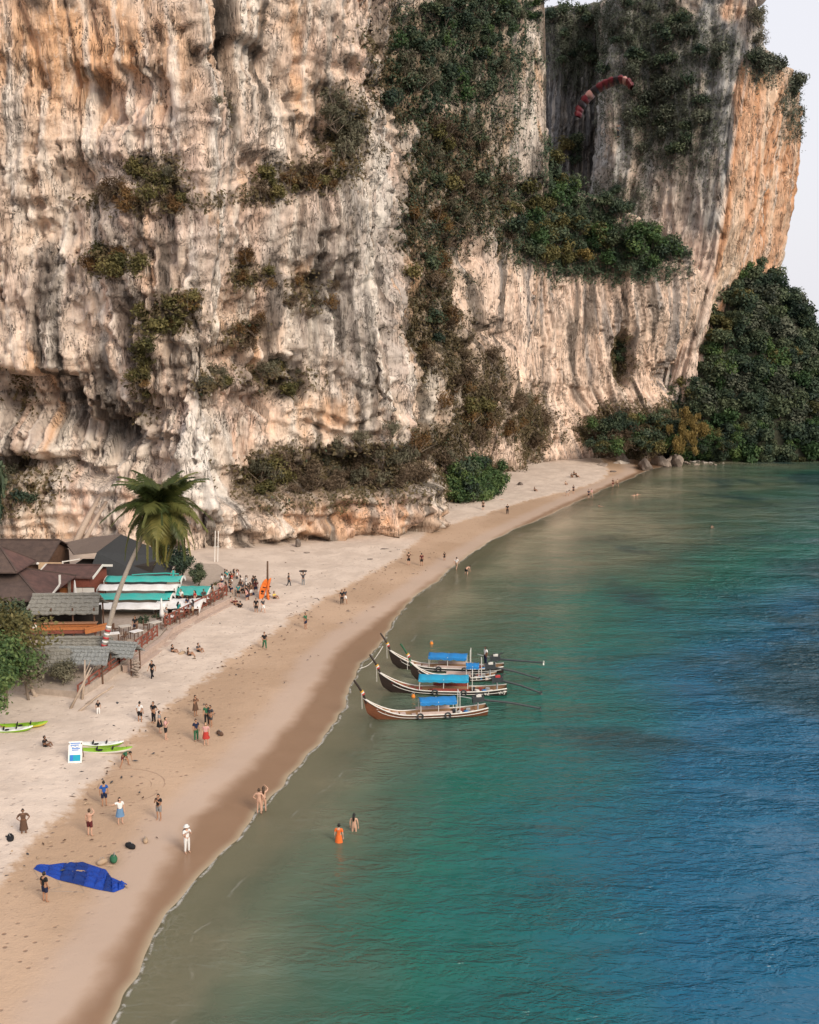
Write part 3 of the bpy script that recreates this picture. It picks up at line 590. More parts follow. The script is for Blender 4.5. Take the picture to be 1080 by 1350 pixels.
for a in [(740, 215, 22, 45, 9, ['dark', 'green', 'olive']), (750, 300, 60, 45, 24, ['green', 'olive', 'dark', 'olive']), (830, 328, 60, 32, 22, ['dark', 'dark', 'green']), (700, 310, 35, 30, 9, ['olive', 'dark']), (770, 340, 60, 16, 7, ['olive', 'olive', 'gold'])]:
    scatter(*a[:5], a[5], 2.2, 3.8, LL, 'bushes on the ledge under the tower', 'ledge_bush', outw=.4)
SL = {'dry': 'brown leafless bush on the rock shelf above the sand', 'grey': 'grey green bush on the rock shelf above the sand', 'olive': 'olive bush on the rock shelf above the sand', 'rust': 'rusty bush on the rock shelf above the sand'}
for a in [(440, 630, 105, 28, 30, ['dry', 'grey', 'dry', 'dry']), (350, 640, 26, 24, 7, ['olive', 'rust', 'olive']), (555, 610, 38, 34, 12, ['dry', 'grey', 'rust']), (500, 590, 60, 18, 7, ['dry', 'grey'])]:
    scatter(*a[:5], a[5], 1.4, 2.5, SL, 'bushes on the rock shelf', 'shelf_bush', outw=.5)
scatter(820, 475, 8, 24, 5, ['dark', 'green'], 1.6, 2.4, {'dark': 'dark bush growing in the hollow of the fluted cliff face', 'green': 'green bush growing in the hollow of the fluted cliff face'}, 'bushes in the hollow', outw=.2)
scatter(15, 640, 40, 25, 7, ['grey', 'dark'], 1.0, 1.8, {'grey': 'grey green bush on the banded rock behind the dark roofs', 'dark': 'dark bush on the banded rock behind the dark roofs'}, 'bushes behind the dark roofs')
TL = {'greygreen': 'grey green bush clinging to the tall grey rock tower', 'dark': 'dark green bush clinging to the tall grey rock tower', 'grey': 'grey bush clinging to the tall grey rock tower', 'green': 'green bush clinging to the tall grey rock tower'}
for a in [(850, 40, 75, 45, 15, ['dark', 'greygreen', 'greygreen']), (760, 60, 30, 45, 8, ['dark']), (745, 15, 30, 8, 5, ['dark']), (880, 150, 55, 65, 20, ['dark', 'greygreen', 'greygreen']), (840, 105, 45, 35, 8, ['dark', 'greygreen']), (915, 70, 40, 45, 6, ['dark', 'greygreen']), (1010, 85, 24, 10, 9, ['greygreen', 'dark']), (1046, 120, 6, 28, 4, ['greygreen']), (995, 45, 8, 20, 3, ['grey']), (820, 262, 40, 20, 6, ['dark'])]:
    scatter(*a[:5], a[5], 1.8, 3.4, TL, 'bushes on the rock tower', 'tower_bush')

# creepers and grass that cannot be counted: one sheet of small leaves following the vegetation map
def AXs(X, i): return X.ravel()[i]
def creeper(name, X, Y, Z, NX, NY, px, py, veg, n, m, label, seed, lim=None):
    rng = np.random.default_rng(seed)
    wgt = (np.clip(veg, 0, 1) ** 1.5 * ((px > -30) & (px < 1110) & (py > -30) & (py < 720))).ravel()
    if lim is not None: wgt = wgt * np.clip(lim, 0, 1).ravel()
    i = rng.choice(wgt.size, n, p=wgt / wgt.sum())
    thk = .05 + rng.random(n) * (.25 + 2.4 * np.clip(pn(AXs(X, i) / 2.2, Z.ravel()[i] / 2.2, 77) + .15, 0, 1))
    p = np.stack([X.ravel()[i] + NX.ravel()[i] * thk, Y.ravel()[i] + NY.ravel()[i] * thk, Z.ravel()[i]], 1) + rng.normal(size=(n, 3)) * .18
    nn = np.stack([NX.ravel()[i], NY.ravel()[i], np.full(n, .7)], 1) + rng.normal(size=(n, 3)) * .6; nn /= np.linalg.norm(nn, axis=1)[:, None]
    a = np.cross(nn, rng.normal(size=(n, 3))); a /= np.linalg.norm(a, axis=1)[:, None]; b = np.cross(nn, a)
    sz = .26 * (.5 + rng.random(n)); A = a * sz[:, None]; B = b * (sz * .5)[:, None]
    v = np.stack([p - A, p - B, p + A, p + B], 1).reshape(-1, 3)
    me = cloud_mesh(name, v, np.arange(4 * n).reshape(-1, 4), np.repeat(np.clip(.35 + .25 * pn(p[:, 0] / 3, p[:, 2] / 3, 3) + .2 * rng.random(n), 0, 1), 4), m)
    tag(link(bpy.data.objects.new(name, me)), label, 'creeper', kind='stuff')
gz = sst(480, 540, Apx) * np.maximum(sst(190, 120, Apy), sst(660, 700, Apx) * sst(400, 370, Apy)) * .95 + .5 * sst(480, 540, Apx) * sst(420, 340, Apy)
creeper('creeper_mat', AX, AY, AZ, ANX, ANY, Apx, Apy, Aveg, 150000, LEAF['brownmix'], 'dry grey green creepers matted over the cliff ledges', 5, 1 - .8 * gz)
creeper('leaf_mat', AX, AY, AZ, ANX, ANY, Apx, Apy, Aveg, 105000, LEAF['dark'], 'dark leaves covering the overgrown gully and ledge', 6, gz + .02)
creeper('moss_leaf_mat', TX, TY, TZ, TNX, TNY, Tpx, Tpy, Tveg, 52000, LEAF['greygreen'], 'grey green leaves patching the grey rock tower', 8)

# ---- trees
def make_tree(kind, seed, Rr, Hh, nleaf, lsz, nl=12, flat=.8, bark=BARKD, trunk_r=.22, lean=0.0):
    rng = np.random.default_rng(seed); c, r = lobes(rng, nl, Rr, flat); c[:, 2] += Hh - Rr * flat * .7; c[:, 0] += lean
    v, f, tn = leaf_cloud(c, r, nleaf, lsz, rng, .85, .35, .5, .42)
    cm = cloud_mesh('crown', v, f, tn, LEAF[kind]); mb = MB()
    top = Vector((lean * .6, 0, Hh - Rr * .5)); mid = top * .55 + Vector((.2, .1, 0))
    mb.tube([(0, 0, -.8), (0, 0, .1), mid, top], [trunk_r * 1.4, trunk_r, trunk_r * .75, trunk_r * .4], 8)
    for k in range(min(nl, 8)):
        e = Vector(c[k]); s0 = mid.lerp(top, rng.random() * .8); mb.tube([s0, s0.lerp(e, .5) + Vector((0, 0, -.15)), e], [trunk_r * .4, trunk_r * .25, trunk_r * .08], 6)
    tm = mb.mesh('trunk', True); tm.materials.append(bark); return cm, tm
def put_tree(v, name, label, loc, s, rz, group=None, sz=None):
    o = thing(name, label, 'tree', loc, rz, group); o.scale = (s, s, s * (sz or 1))
    link(bpy.data.objects.new('crown', v[0]), o); link(bpy.data.objects.new('trunk', v[1]), o); return o
FT = [make_tree('dark', 200 + k, 3.0, 5.4, 1500, .30, 13, .85) for k in range(4)] + [make_tree('green', 210 + k, 2.8, 5.2, 1400, .30, 12, .85) for k in range(2)] + [make_tree('olive', 220, 2.6, 5.0, 1200, .30, 11, .9), make_tree('greygreen', 221, 3.2, 6.0, 1300, .34, 15, 1.1)]
# forested hill below the orange flank
def hill(u, v):
    x = 63 + 115 * u; sil = float(np.interp(x, [63, 68, 76, 84, 92, 100, 110, 130, 178], [14, 32, 46, 45, 41, 31, 20, 12, 6]))
    y0 = float(np.interp(x, [63, 70, 80, 100, 178], [262, 261, 259.5, 261, 266]))
    k = v ** .85; return (x, y0 + 17 * v + 1.5 * float(pn(x / 6, v * 5, 3)), -1.5 + (sil + 1.5) * k + 1.2 * float(pn(x / 5, v * 6, 4)) * (v > .02))
mb = MB(); mb.grid(hill, 60, 26)
HM = mat('hill_soil', (.05, .05, .032), .95, .4, .6, .5)
me = mb.mesh('forest_hill', True); me.materials.append(HM); tag(link(bpy.data.objects.new('forest_hill', me)), 'steep wooded slope falling to the sea', kind='structure')
rr = random.Random(11)
FL = ['dark evergreen tree in the dense forest on the slope beside the orange rock', 'mid green tree in the dense forest on the slope beside the orange rock', 'olive tree in the dense forest on the slope beside the orange rock', 'tall grey green tree in the dense forest on the slope beside the orange rock']
for j in range(16):
    v = .01 + j * .064
    for i in range(17):
        u = (i + rr.random() * .9) / 17 * .47; x, y, z = hill(u, v)
        px, py, _ = proj(x, y, z + 4)
        if px > 1130 or px < 880: continue
        q = rr.choice([0, 1, 2, 3, 0, 1, 2, 3, 4, 5, 6, 7, 7]); s = rr.uniform(.65, 1.4)
        put_tree(FT[q], 'forest_tree', FL[0 if q < 4 else 1 if q < 6 else q - 4], (x, y, z - 1.4), s, rr.random() * 6.28, 'forest on the slope')
# taller skyline trees
for (px, py, s) in [(1022, 392, .9), (1046, 418, .75), (1066, 424, .8), (1078, 440, .9), (968, 352, .9), (998, 350, .95), (1020, 372, .8)]:
    p = PY(px, py, 287); put_tree(FT[rr.randrange(4)], 'skyline_tree', 'dark tree standing up on the forest skyline', (p.x, p.y, p.z - 3.2), s, rr.random() * 6, 'trees on the forest skyline')
# base bushes right of the fluted wall
BL = {'dark': 'dark green bush above the boulders at the end of the beach', 'green': 'leafy green bush above the boulders at the end of the beach', 'olive': 'olive bush above the boulders at the end of the beach', 'dry': 'dry brown bush above the boulders at the end of the beach'}
for k in range(46):
    px = rr.uniform(775, 900); top = np.interp(px, [775, 800, 850, 900], [560, 548, 545, 540]); py = rr.uniform(top, 598)
    Y = 258 - (py - 545) * .18 - rr.random() * 3; p = PY(px, py, Y); kd = rr.choice(['dark', 'dark', 'green', 'dark', 'olive', 'dry'])
    shrub(kd, (p.x, p.y, max(p.z, 1.8)), rr.uniform(1.8, 3.2), BL[kd], 'bushes above the boulders', 'shore_bush')
for k in range(22):
    px = 905 + rr.gauss(0, 13); py = rr.uniform(538, 594); p = PY(px, py, 249.5 - (py - 540) * .05)
    shrub('gold', p, rr.uniform(1.3, 1.9), 'golden yellow creeper hanging beside the dark forest', 'golden creepers', 'golden_creeper', None, (.8, .8, 1.5))
for k in range(16):
    px = rr.uniform(918, 985); py = rr.uniform(556, 597); p = PY(px, py, 255); kd = rr.choice(['green', 'olive', 'green', 'dark'])
    shrub(kd, p, rr.uniform(1.2, 2.2), {'green': 'leafy green bush at the waterline under the forest', 'olive': 'olive bush at the waterline under the forest', 'dark': 'dark bush at the waterline under the forest'}[kd], 'bushes at the forest waterline', 'shore_bush')
# big green bush on the sand
for k in range(58):
    a = rr.random() * 6.28; q = rr.random() ** .65; px = 634 + 46 * q * math.cos(a); py = 634 + 28 * q * math.sin(a)
    Y = 188 + (660 - py) * .10 + max(0, px - 620) * .28; p = PY(px, py, Y)
    shrub('green' if rr.random() < .8 else 'dark', (p.x, p.y, max(1.8, p.z)), rr.uniform(1.5, 2.7), 'deep green leafy bush spilling from the rock onto the sand', 'leafy bushes on the sand', 'beach_bush')

# near trees at the left edge
NTREES = [make_tree('olive', 301, 3.0, 5.6, 3400, .15, 18, .8, BARK, .16), make_tree('green', 302, 2.7, 5.0, 3400, .14, 18, .8, BARK, .15), make_tree('grey', 303, 2.4, 4.6, 2400, .15, 15, .8, BARK, .13), make_tree('dark', 304, 2.2, 4.8, 2600, .16, 14, .9, BARKD, .13)]
for (px, py, k, s, lab) in [(8, 935, 1, .95, 'leafy green tree leaning over the green kayak'), (14, 905, 0, 1.0, 'broad olive tree beside the low thatched roofs'), (38, 925, 2, .8, 'thin grey green tree with a pale curved trunk at the edge of the sand'), (85, 912, 2, .5, 'small grey green tree below the low thatched roof'), (-18, 965, 1, .85, 'dense green tree overhanging the pale sand'), (22, 862, 3, .8, 'dark bushy tree beside the two tier pavilion')]:
    p = GP(px, py); put_tree(NTREES[k], 'beach_tree', lab, (p.x, p.y, p.z - .1), s * 1.22, rr.random() * 6.28)
for (px, py, s, lab) in [(240, 755, .72, 'dark tree between the teal awning and the cliff'), (218, 740, .6, 'dark tree behind the teal awning, under the palm crown'), (262, 762, .5, 'small dark tree at the far corner of the teal awning')]:
    p = GP(px, py + 18); put_tree(NTREES[3], 'beach_tree', lab, (p.x, p.y, p.z), s * 1.25, rr.random() * 6.28)
p = PY(-6, 560, 118); put_tree(NTREES[3], 'tall_tree', 'dark tree rising above the brown roofs against the cave', (p.x - 1.5, p.y, 2.0), 1.3, 1.0, None, 2.7)
for (px, py, s) in [(985, 60, 1.6), (996, 84, 1.8), (1012, 92, 1.5), (1026, 94, 1.9), (1038, 99, 1.6), (1047, 112, 1.7), (1004, 88, 1.3)]:
    p = PY(px, py, 299); shrub('greygreen', p, s, 'grey green bush on the crest above the golden orange flank', 'bushes on the crest', 'crest_bush')
for (px, py, kd, s, lab) in [(285, 778, 'olive', .8, 'olive shrub behind the crowd beside the railing'), (300, 770, 'grey', .7, 'pale shrub behind the crowd beside the railing'), (80, 900, 'olive', .9, 'yellow green shrub under the low thatched roof'), (100, 905, 'grey', .7, 'grey shrub beside the driftwood poles'), (62, 890, 'green', .9, 'green shrub behind the driftwood fence'), (50, 880, 'dark', 1.0, 'dark shrub behind the pale curved trunk'), (190, 828, 'dark', 1.0, 'dark potted shrub under the teal awning'), (208, 822, 'dark', .9, 'dark leafy shrub beside the awning post')]:
    p = GP(px, py); shrub(kd, (p.x, p.y, p.z + s * .7), s, lab, None, 'garden_shrub')

# ---- coconut palm
pb = P(134, 868, 2.0); pt = PY(212, 668, pb.y + 1.0)
palm = thing('coconut_palm', 'tall leaning coconut palm with a red and white wrapped trunk base', 'palm tree', pb)
tp = pt - pb; mb = MB(); pts = []; rad = []
for i in range(40):
    f = i / 39; q = Vector((tp.x * (f ** 1.0 * .8 + .2 * f * f), tp.y * f, tp.z * f + .35 * math.sin(f * math.pi))); q.x -= .35 * math.sin(f * math.pi); pts.append(q); rad.append((.25 - .12 * f) * (1.06 if i % 2 else .97) * (1.35 if i == 0 else 1))
pts[0].z = -.6
mb.tube(pts, rad, 10); mb.build('trunk', mat('palm_bark', (.36, .31, .26), .9, .35, 5, .6, (1, 1, 3)), palm, True)
RED = mat('red_cloth', (.45, .05, .05), .8); WHT = mat('white_paint', (.72, .71, .69), .6, .12)
for k in range(7):
    mb = MB(); i0 = 2 + k * .9; q = [pts[int(i0)].lerp(pts[int(i0) + 1], i0 % 1 + d) for d in (0, .5)]; mb.tube([Vector(x) for x in q], .275 - k * .006, 10); mb.build('trunk_wrap', RED if k % 2 else WHT, palm, True)
rng = random.Random(4)
def frond(L, droop):
    tb = .05 + .35 * max(0, droop - .5)
    mb = MB(); sp = []
    for i in range(15):
        f = i / 14; sp.append(Vector((L * (f - .12 * droop * f * f), 0, L * (.42 * f - (.42 + .55 * droop) * f * f))))
    mb.tube(sp, [.045 * (1 - .85 * i / 14) for i in range(15)], 4)
    for i in range(2, 76):
        f = i / 76 * 14; k = int(f); p_ = sp[k].lerp(sp[min(14, k + 1)], f - k); d = (sp[min(14, k + 1)] - sp[k]).normalized()
        ll = 1.15 * math.sin(min(1, (i / 76) * 1.15 + .12) * math.pi) ** .6 + .15
        for sg in (-1, 1):
            s_ = Vector((d.x * .55, sg * .8, -.30 - .45 * rng.random())).normalized(); e = p_ + s_ * ll * rng.uniform(.8, 1.1) + Vector((0, 0, -.14)); m_ = p_ + s_ * ll * .5 + Vector((0, 0, .05))
            wv = d * .055; mb.add([p_ - wv, p_ + wv, m_ + wv, m_ - wv, e], [(0, 1, 2, 3), (3, 2, 4)])
    me = mb.mesh('frond'); fattr(me, 'tone', [tb + rng.random() * .3 for _ in me.vertices]); me.materials.append(LEAF['palm']); return me
FM = [frond(4.3, .35), frond(4.4, .9), frond(4.2, 1.3), frond(3.9, 1.5)]
for k in range(58):
    lay = k // 14; me = FM[min(3, lay)]; o = link(bpy.data.objects.new('frond', me), palm); o.location = tp + Vector((0, 0, .1 - .12 * lay))
    o.rotation_euler = (0, [-.75, -.25, .25, .8][min(3, lay)] + rng.uniform(-.15, .15), k * 2.4 + rng.random() * .4); o.scale = [rng.uniform(.98, 1.2)] * 3
mb = MB()
for k in range(7):
    a = k * .9; c = tp + Vector((.28 * math.cos(a), .28 * math.sin(a), -.35)); mb = MB(); mb.tube([c + Vector((0, 0, z)) for z in (-.17, -.1, 0, .1, .15)], [.02, .12, .15, .11, .02], 8); mb.build('coconut', mat('coconut', (.18, .15, .05), .6), palm, True)
# second small palm frond cluster behind the crown is part of the same crown
# ================================================================ rocks
ROCKP = mat('boulder', (.36, .29, .24), .9, .45, 1.2, .9, None, (.16, .125, .10)); ROCKD = mat('boulder_dark', (.19, .15, .125), .9, .5, 1.4, .9, None, (.075, .06, .05)); ROCKW = mat('boulder_pale', (.50, .45, .40), .9, .35, 1.2, .8, None, (.22, .18, .15))
def rock_mesh(seed, sub=3):
    bm = bmesh.new(); bmesh.ops.create_icosphere(bm, subdivisions=sub, radius=1); rg = np.random.default_rng(seed)
    pl = rg.normal(size=(14, 3)); pl /= np.linalg.norm(pl, axis=1)[:, None]; dd = .42 + .42 * rg.random(14)
    for v in bm.verts:
        p = np.array(v.co); s = min([1.15] + [d / max(1e-3, float(p @ n)) for n, d in zip(pl, dd) if p @ n > .05]); q = p * min(s, 1.15)
        q *= 1 + .16 * float(pn(q[0] * 2.6 + seed, q[1] * 2.6 + q[2] * 2, 2)) + .08 * float(pn(q[0] * 7 + seed, q[1] * 6 + q[2] * 6, 3)); v.co = q
    me = bpy.data.meshes.new('boulder'); bm.to_mesh(me); bm.free(); return me
RM = []
for k in range(7):
    me = rock_mesh(k + 1); me.materials.append([ROCKP, ROCKD, ROCKW, ROCKP, ROCKD, ROCKW, ROCKP][k]); RM.append(me)
def rock(k, loc, sc, rz, label, group=None, name='boulder'):
    o = link(bpy.data.objects.new(name, RM[k % 7])); o.location = loc; o.scale = sc; o.rotation_euler = (0, 0, rz); return tag(o, label, 'boulder', group)
rr = random.Random(21)
for (px, py, w_, h_, k, lab) in [(795, 612, 38, 12, 3, 'long low tan boulder on the sand at the end of the beach'), (822, 602, 26, 22, 0, 'upright tan boulder beside the end of the beach'), (798, 590, 22, 30, 0, 'cracked pale boulder leaning on the fluted wall'), (770, 590, 22, 34, 3, 'tall block standing beside the fluted wall foot'),
                                 (852, 608, 34, 26, 1, 'dark boulder at the waterline beside the end of the beach'), (872, 604, 30, 22, 3, 'grey boulder at the waterline under the bushes'), (892, 606, 24, 16, 6, 'flat grey boulder at the waterline under the golden creeper'), (838, 596, 30, 24, 4, 'dark boulder under the green bushes')]:
    p = P(px, py + h_ * .4, .3); d = p.length; m = d / F; rock(k, (p.x, p.y + w_ * m * .25, h_ * m * .2), (w_ * m * .55, w_ * m * .4, h_ * m * .62), rr.random() * 6, lab)
for k in range(34):
    px = rr.uniform(762, 905); py = np.interp(px, [762, 800, 840, 905], [600, 604, 612, 606]) + rr.uniform(-14, 5); p = P(px, py, .4); s = rr.uniform(.7, 2.0)
    rock(k, (p.x, p.y + 2, .2 + (612 - py) * .05), (s * 1.2, s, s * rr.uniform(.6, 1.1)), rr.random() * 6, ['tan craggy boulder in the heap at the end of the beach', 'dark craggy boulder in the heap at the end of the beach', 'pale craggy boulder in the heap at the end of the beach'][[0, 1, 2, 0, 1, 2, 0][k % 7]], 'boulder heap at the end of the beach')
for k in range(40):
    px = rr.uniform(902, 958); py = 600 + rr.random() * 14 - abs(px - 930) * .08; p = P(px, py, .1); s = rr.uniform(.25, .8)
    rock([2, 5, 3, 1][k % 4], p, (s * 1.3, s, s * .6), rr.random() * 6, ['small pale rock in the cluster at the waterline below the golden creeper', 'small pale rock in the cluster at the waterline below the golden creeper', 'small tan rock in the cluster at the waterline below the golden creeper', 'small dark rock in the cluster at the waterline below the golden creeper'][k % 4], 'rocks at the waterline', 'shore_rock')
for k in range(44):
    px = 952 + k * 3.1 + rr.random() * 2; p = P(px, 604.5 + rr.random() * 2, 0); s = rr.uniform(.6, 1.5)
    rock([1, 4][k % 2], (p.x, p.y, .1), (s * 1.4, s * .8, s * .75), rr.random() * 6, 'dark rock in the ledge along the foot of the forest', 'rock ledge under the forest', 'shore_rock')
for (px, py, w_, h_, k, lab) in [(393, 722, 13, 13, 4, 'dark upright boulder under the rock shelf'), (385, 728, 10, 4, 3, 'flat tan rock beside the dark upright boulder'), (405, 730, 16, 4, 3, 'long flat rock at the foot of the shelf'), (507, 725, 14, 4, 1, 'dark flat rock on the sand below the shelf corner'), (515, 728, 8, 3, 3, 'small tan rock on the sand below the shelf corner'), (487, 738, 12, 3, 1, 'low dark stone half buried in the pale sand'), (560, 695, 14, 12, 3, 'jagged tan boulder at the corner of the shelf'), (574, 688, 12, 16, 0, 'pale boulder at the corner of the shelf beside the bush'), (686, 640, 12, 8, 1, 'dark boulder beside the deep green bush'), (808, 622, 11, 3, 1, 'dark low stone on the damp sand near the beach end')]:
    p = GP(px, py); m = p.length / F; rock(k, (p.x, p.y, p.z + h_ * m * .25), (w_ * m * .55, w_ * m * .45, h_ * m * .6), rr.random() * 6, lab)

# ================================================================ beach restaurant
WOOD = mat('dark_wood', (.13, .07, .045), .75, .4, 5, .3, (1, 1, .3)); ORW = mat('orange_wood', (.46, .17, .06), .6, .3, 4, .2); REDW = mat('red_wood', (.24, .075, .05), .7, .35, 5, .3)
ROOFB = mat('brown_roof', (.10, .068, .056), .9, .5, 1.3, .5, None, (.045, .032, .03)); ROOFR = mat('red_brown_roof', (.13, .072, .062), .9, .5, 1.3, .5, None, (.06, .038, .036)); ROOFG = mat('grey_roof', (.17, .13, .11), .85, .3, 4, .4); ROOF_SHADE = mat('shaded_roof', (.040, .042, .044), .85, .3, 5, .4)
THATCH = mat('grey_thatch', (.30, .285, .25), .95, .5, 9, .9, (1, 3, 3), (.10, .09, .075)); TRIM = mat('white_trim', (.70, .66, .60), .6, .12); TAN = mat('tan_panel', (.55, .38, .24), .8, .2)
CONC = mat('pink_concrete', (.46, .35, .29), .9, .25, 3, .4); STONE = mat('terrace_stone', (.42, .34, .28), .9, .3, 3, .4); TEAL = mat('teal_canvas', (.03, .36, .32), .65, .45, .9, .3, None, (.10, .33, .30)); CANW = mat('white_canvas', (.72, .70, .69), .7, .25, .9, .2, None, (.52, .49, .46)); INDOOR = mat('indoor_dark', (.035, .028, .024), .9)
# terrace with a stepped sea wall
WALL = [P(108, 925, 1.0), P(132, 908, 1.0), P(162, 888, 1.0), P(212, 850, 1.0), P(222, 838, 1.0), P(262, 815, 1.0), P(303, 795, 1.0)]
tz = 1.75
mb = MB(); poly = [(p.x - .2, p.y + .2, tz) for p in WALL] + [(-19, 124, tz), (-24, 134, tz), (-75, 140, tz), (-75, 88, tz), (-40, 88, tz)]
mb.slab(poly, 2.2); mb.build('terrace', STONE); tag(bpy.data.objects['terrace'], 'paved restaurant terrace behind the sea wall', kind='structure')
sw = thing('sea_wall', 'low pinkish concrete sea wall stepping down to the sand', 'wall', WALL[3])
for i in range(2, len(WALL) - 1):
    a = WALL[i] - WALL[3]; b = WALL[i + 1] - WALL[3]; a = Vector((a.x, a.y, 0)); b = Vector((b.x, b.y, 0)); n = (b - a).cross(Vector((0, 0, 1))).normalized()
    for nm, off_, z0, z1, wd in (('wall_block', .22, -.8, .62, .42), ('coping', .22, .62, .74, .55), ('footing_step', .72, -.8, .18, .55)):
        mb = MB(); mb.bar(a + n * off_ + Vector((0, 0, (z0 + z1) / 2)), b + n * off_ + Vector((0, 0, (z0 + z1) / 2)), wd - i * .004, z1 - z0); mb.build(nm, CONC, sw)
def railing(name, a, b, h, label, n=None, m=WOOD, infill=True):
    a = Vector(a); b = Vector(b); L = (b - a).length; o = thing(name, label, 'railing', a); d = b - a
    n = n or max(2, int(L / 1.4))
    for i in range(n + 1):
        q = d * i / n; mb = MB(); mb.bar(q, q + Vector((0, 0, h)), .13); mb.build('post', m, o)
    for hz in (h * .95, h * .5, h * .18): mb = MB(); mb.bar(Vector((0, 0, hz)), d + Vector((0, 0, hz)), .075, .1); mb.build('rail', m, o)
    if infill:
        for i in range(n):
            q0 = d * i / n; q1 = d * (i + 1) / n; mb = MB(); mb.bar(q0 + Vector((0, 0, h * .18)), q1 + Vector((0, 0, h * .95)), .05); mb.build('brace', m, o)
    return o
def tz_(p, dz=0): return Vector((p.x - .35, p.y + .3, tz + dz))
railing('terrace_railing', tz_(WALL[4]), tz_(WALL[6]), 1.15, 'dark red timber railing along the terrace beside the awnings', 14, REDW)
railing('stair_railing', tz_(WALL[2]), tz_(WALL[3]), 1.1, 'dark timber railing running up beside the stone steps', 7, REDW)
railing('pole_fence', tz_(WALL[0], -.4), tz_(WALL[2], -.1), .95, 'rough red timber fence below the palm trunk', 4, REDW, False)
# stone stack
st = thing('stone_pillar', 'stacked stone pillar at the end of the timber fence', 'pillar', GP(180, 893))
for k in range(7):
    o = link(bpy.data.objects.new('stone', RM[[0, 3, 6][k % 3]]), st); o.location = (rr.uniform(-.08, .08), rr.uniform(-.08, .08), .12 + k * .24); o.scale = (.5 - k * .02, .42 - k * .015, .17); o.rotation_euler = (0, 0, k * 1.3)
def gable(name, label, c, L, W, eave, ridge, rz, roofm, wallm=WOOD, over=.5, hip=0.0, wall_h=True, base=tz, trim=None, posts=False, cat='building'):
    """roof ridge along local x; c is the ground centre; eave and ridge heights are absolute"""
    o = thing(name, label, cat, (c[0], c[1], base), rz); e = eave - base; r = ridge - base; hl = L / 2; hw = W / 2; rh = hl - hip
    for sg in (-1, 1):
        mb = MB(); q = [(-hl - over * .3, sg * hw, e), (hl + over * .3, sg * hw, e), (rh + (.0 if hip else over * .3), sg * .02, r), (-rh - (.0 if hip else over * .3), sg * .02, r)]
        mb.slab(q if sg < 0 else q[::-1], .14); mb.build('roof_slope', roofm, o)
        if hip:
            mb = MB(); q = [(sg * (hl + over * .3), -hw, e - .003), (sg * (hl + over * .3), hw, e - .003), (sg * rh, 0, r - .003)]; mb.slab(q if sg > 0 else q[::-1], .13); mb.build('roof_end', roofm, o)
        elif wallm:
            mb = MB(); x = sg * (hl - over); ed = e - .15; mb.add([(x, -hw + over, ed), (x, hw - over, ed), (x, 0, r - .2), (x - sg * .1, -hw + over, ed), (x - sg * .1, hw - over, ed), (x - sg * .1, 0, r - .2)], [(0, 1, 2), (5, 4, 3), (0, 3, 4, 1), (1, 4, 5, 2), (2, 5, 3, 0)]); mb.build('gable_wall', wallm, o)
            if trim:
                for s2 in (-1, 1): mb = MB(); mb.bar((sg * (hl + over * .3 + .05), s2 * (hw + .05), e - .05), (sg * (hl + over * .3 + .05), 0, r + .0), .09, .26); mb.build('bargeboard', trim, o)
    mb = MB(); mb.bar((-rh, 0, r + .05), (rh, 0, r + .05), .3, .12); mb.build('ridge_cap', roofm, o)
    if wall_h and wallm:
        for sg in (-1, 1): mb = MB(); mb.box((0, sg * (hw - over), (e - .15) / 2), (L - 2 * over, .12, e - .15)); mb.build('wall', wallm, o)
        for sg in (-1, 1): mb = MB(); mb.box((sg * (hl - over), 0, (e - .16) / 2), (.11, W - 2 * over - .13, e - .16)); mb.build('wall', wallm, o)
    if posts:
        for sx in (-1, 0, 1):
            for sy in (-1, 1): mb = MB(); mb.box((sx * (hl - over), sy * (hw - over), e / 2 - .02), (.16, .16, e)); mb.build('post', wallm or WOOD, o)
    return o
def roofpos(px, py, Y): p = PY(px, py, Y); return p
# long brown gable roof at the back, ridge about (10..80, 708)
a = PY(-30, 716, 124); b = PY(79, 707, 124)
gable('beach_house', 'long dark brown roofed house with a tan gable patch against the cliff', ((a.x + b.x) / 2, 124), b.x - a.x, 9.5, 4.9, a.z * .5 + b.z * .5, R(-2), ROOFB, WOOD)
p = PY(68, 746, 119); o = thing('tan_wall_panel', 'tan wall panel with white edge below the long brown roof', 'panel', (p.x, 118.6, p.z)); mb = MB(); mb.box((0, 0, .1), (2.6, .1, .75)); mb.build('panel', TAN, o); mb = MB(); mb.box((1.4, -.02, .15), (.14, .14, .95)); mb.build('edge_board', TRIM, o); mb = MB(); mb.bar((1.4, -.05, .55), (3.2, .3, .8), .1); mb.build('edge_rail', TRIM, o); mb = MB(); mb.tube([(-1.35, -.06, z_) for z_ in (.2, .3, .42, .5)], [.05, .17, .17, .05], 8); mb.build('globe_lamp', TRIM, o)  # plain tan panel with white edging
# grey brown lean roof and side slope to its right, its shade put into a darker colour
a = PY(86, 722, 126); b = PY(158, 705, 132)
o = thing('lean_roof_house', 'low house with a grey brown front slope and side roof toned dark for shade under the palm crown', 'building', (a.x, 126, tz))
mb = MB(); q = [PY(86, 715, 127), PY(97, 730, 122), PY(128, 727, 122), PY(160, 704, 131), PY(120, 708, 131)]; mb.slab([Vector(v) - Vector(o.location) for v in q], .16); mb.build('roof_slope', ROOFG, o)
mb = MB(); q = [PY(160, 704.5, 130.9), PY(128, 728, 122), PY(112, 768, 120.5), PY(218, 772, 120.5), PY(232, 735, 127)]; mb.slab([Vector(v) - Vector(o.location) for v in q], .16); mb.build('side_slope', ROOF_SHADE, o)
mb = MB(); mb.box((6.5, -2.0, 1.1), (9, 4, 2.4)); mb.build('wall', INDOOR, o)
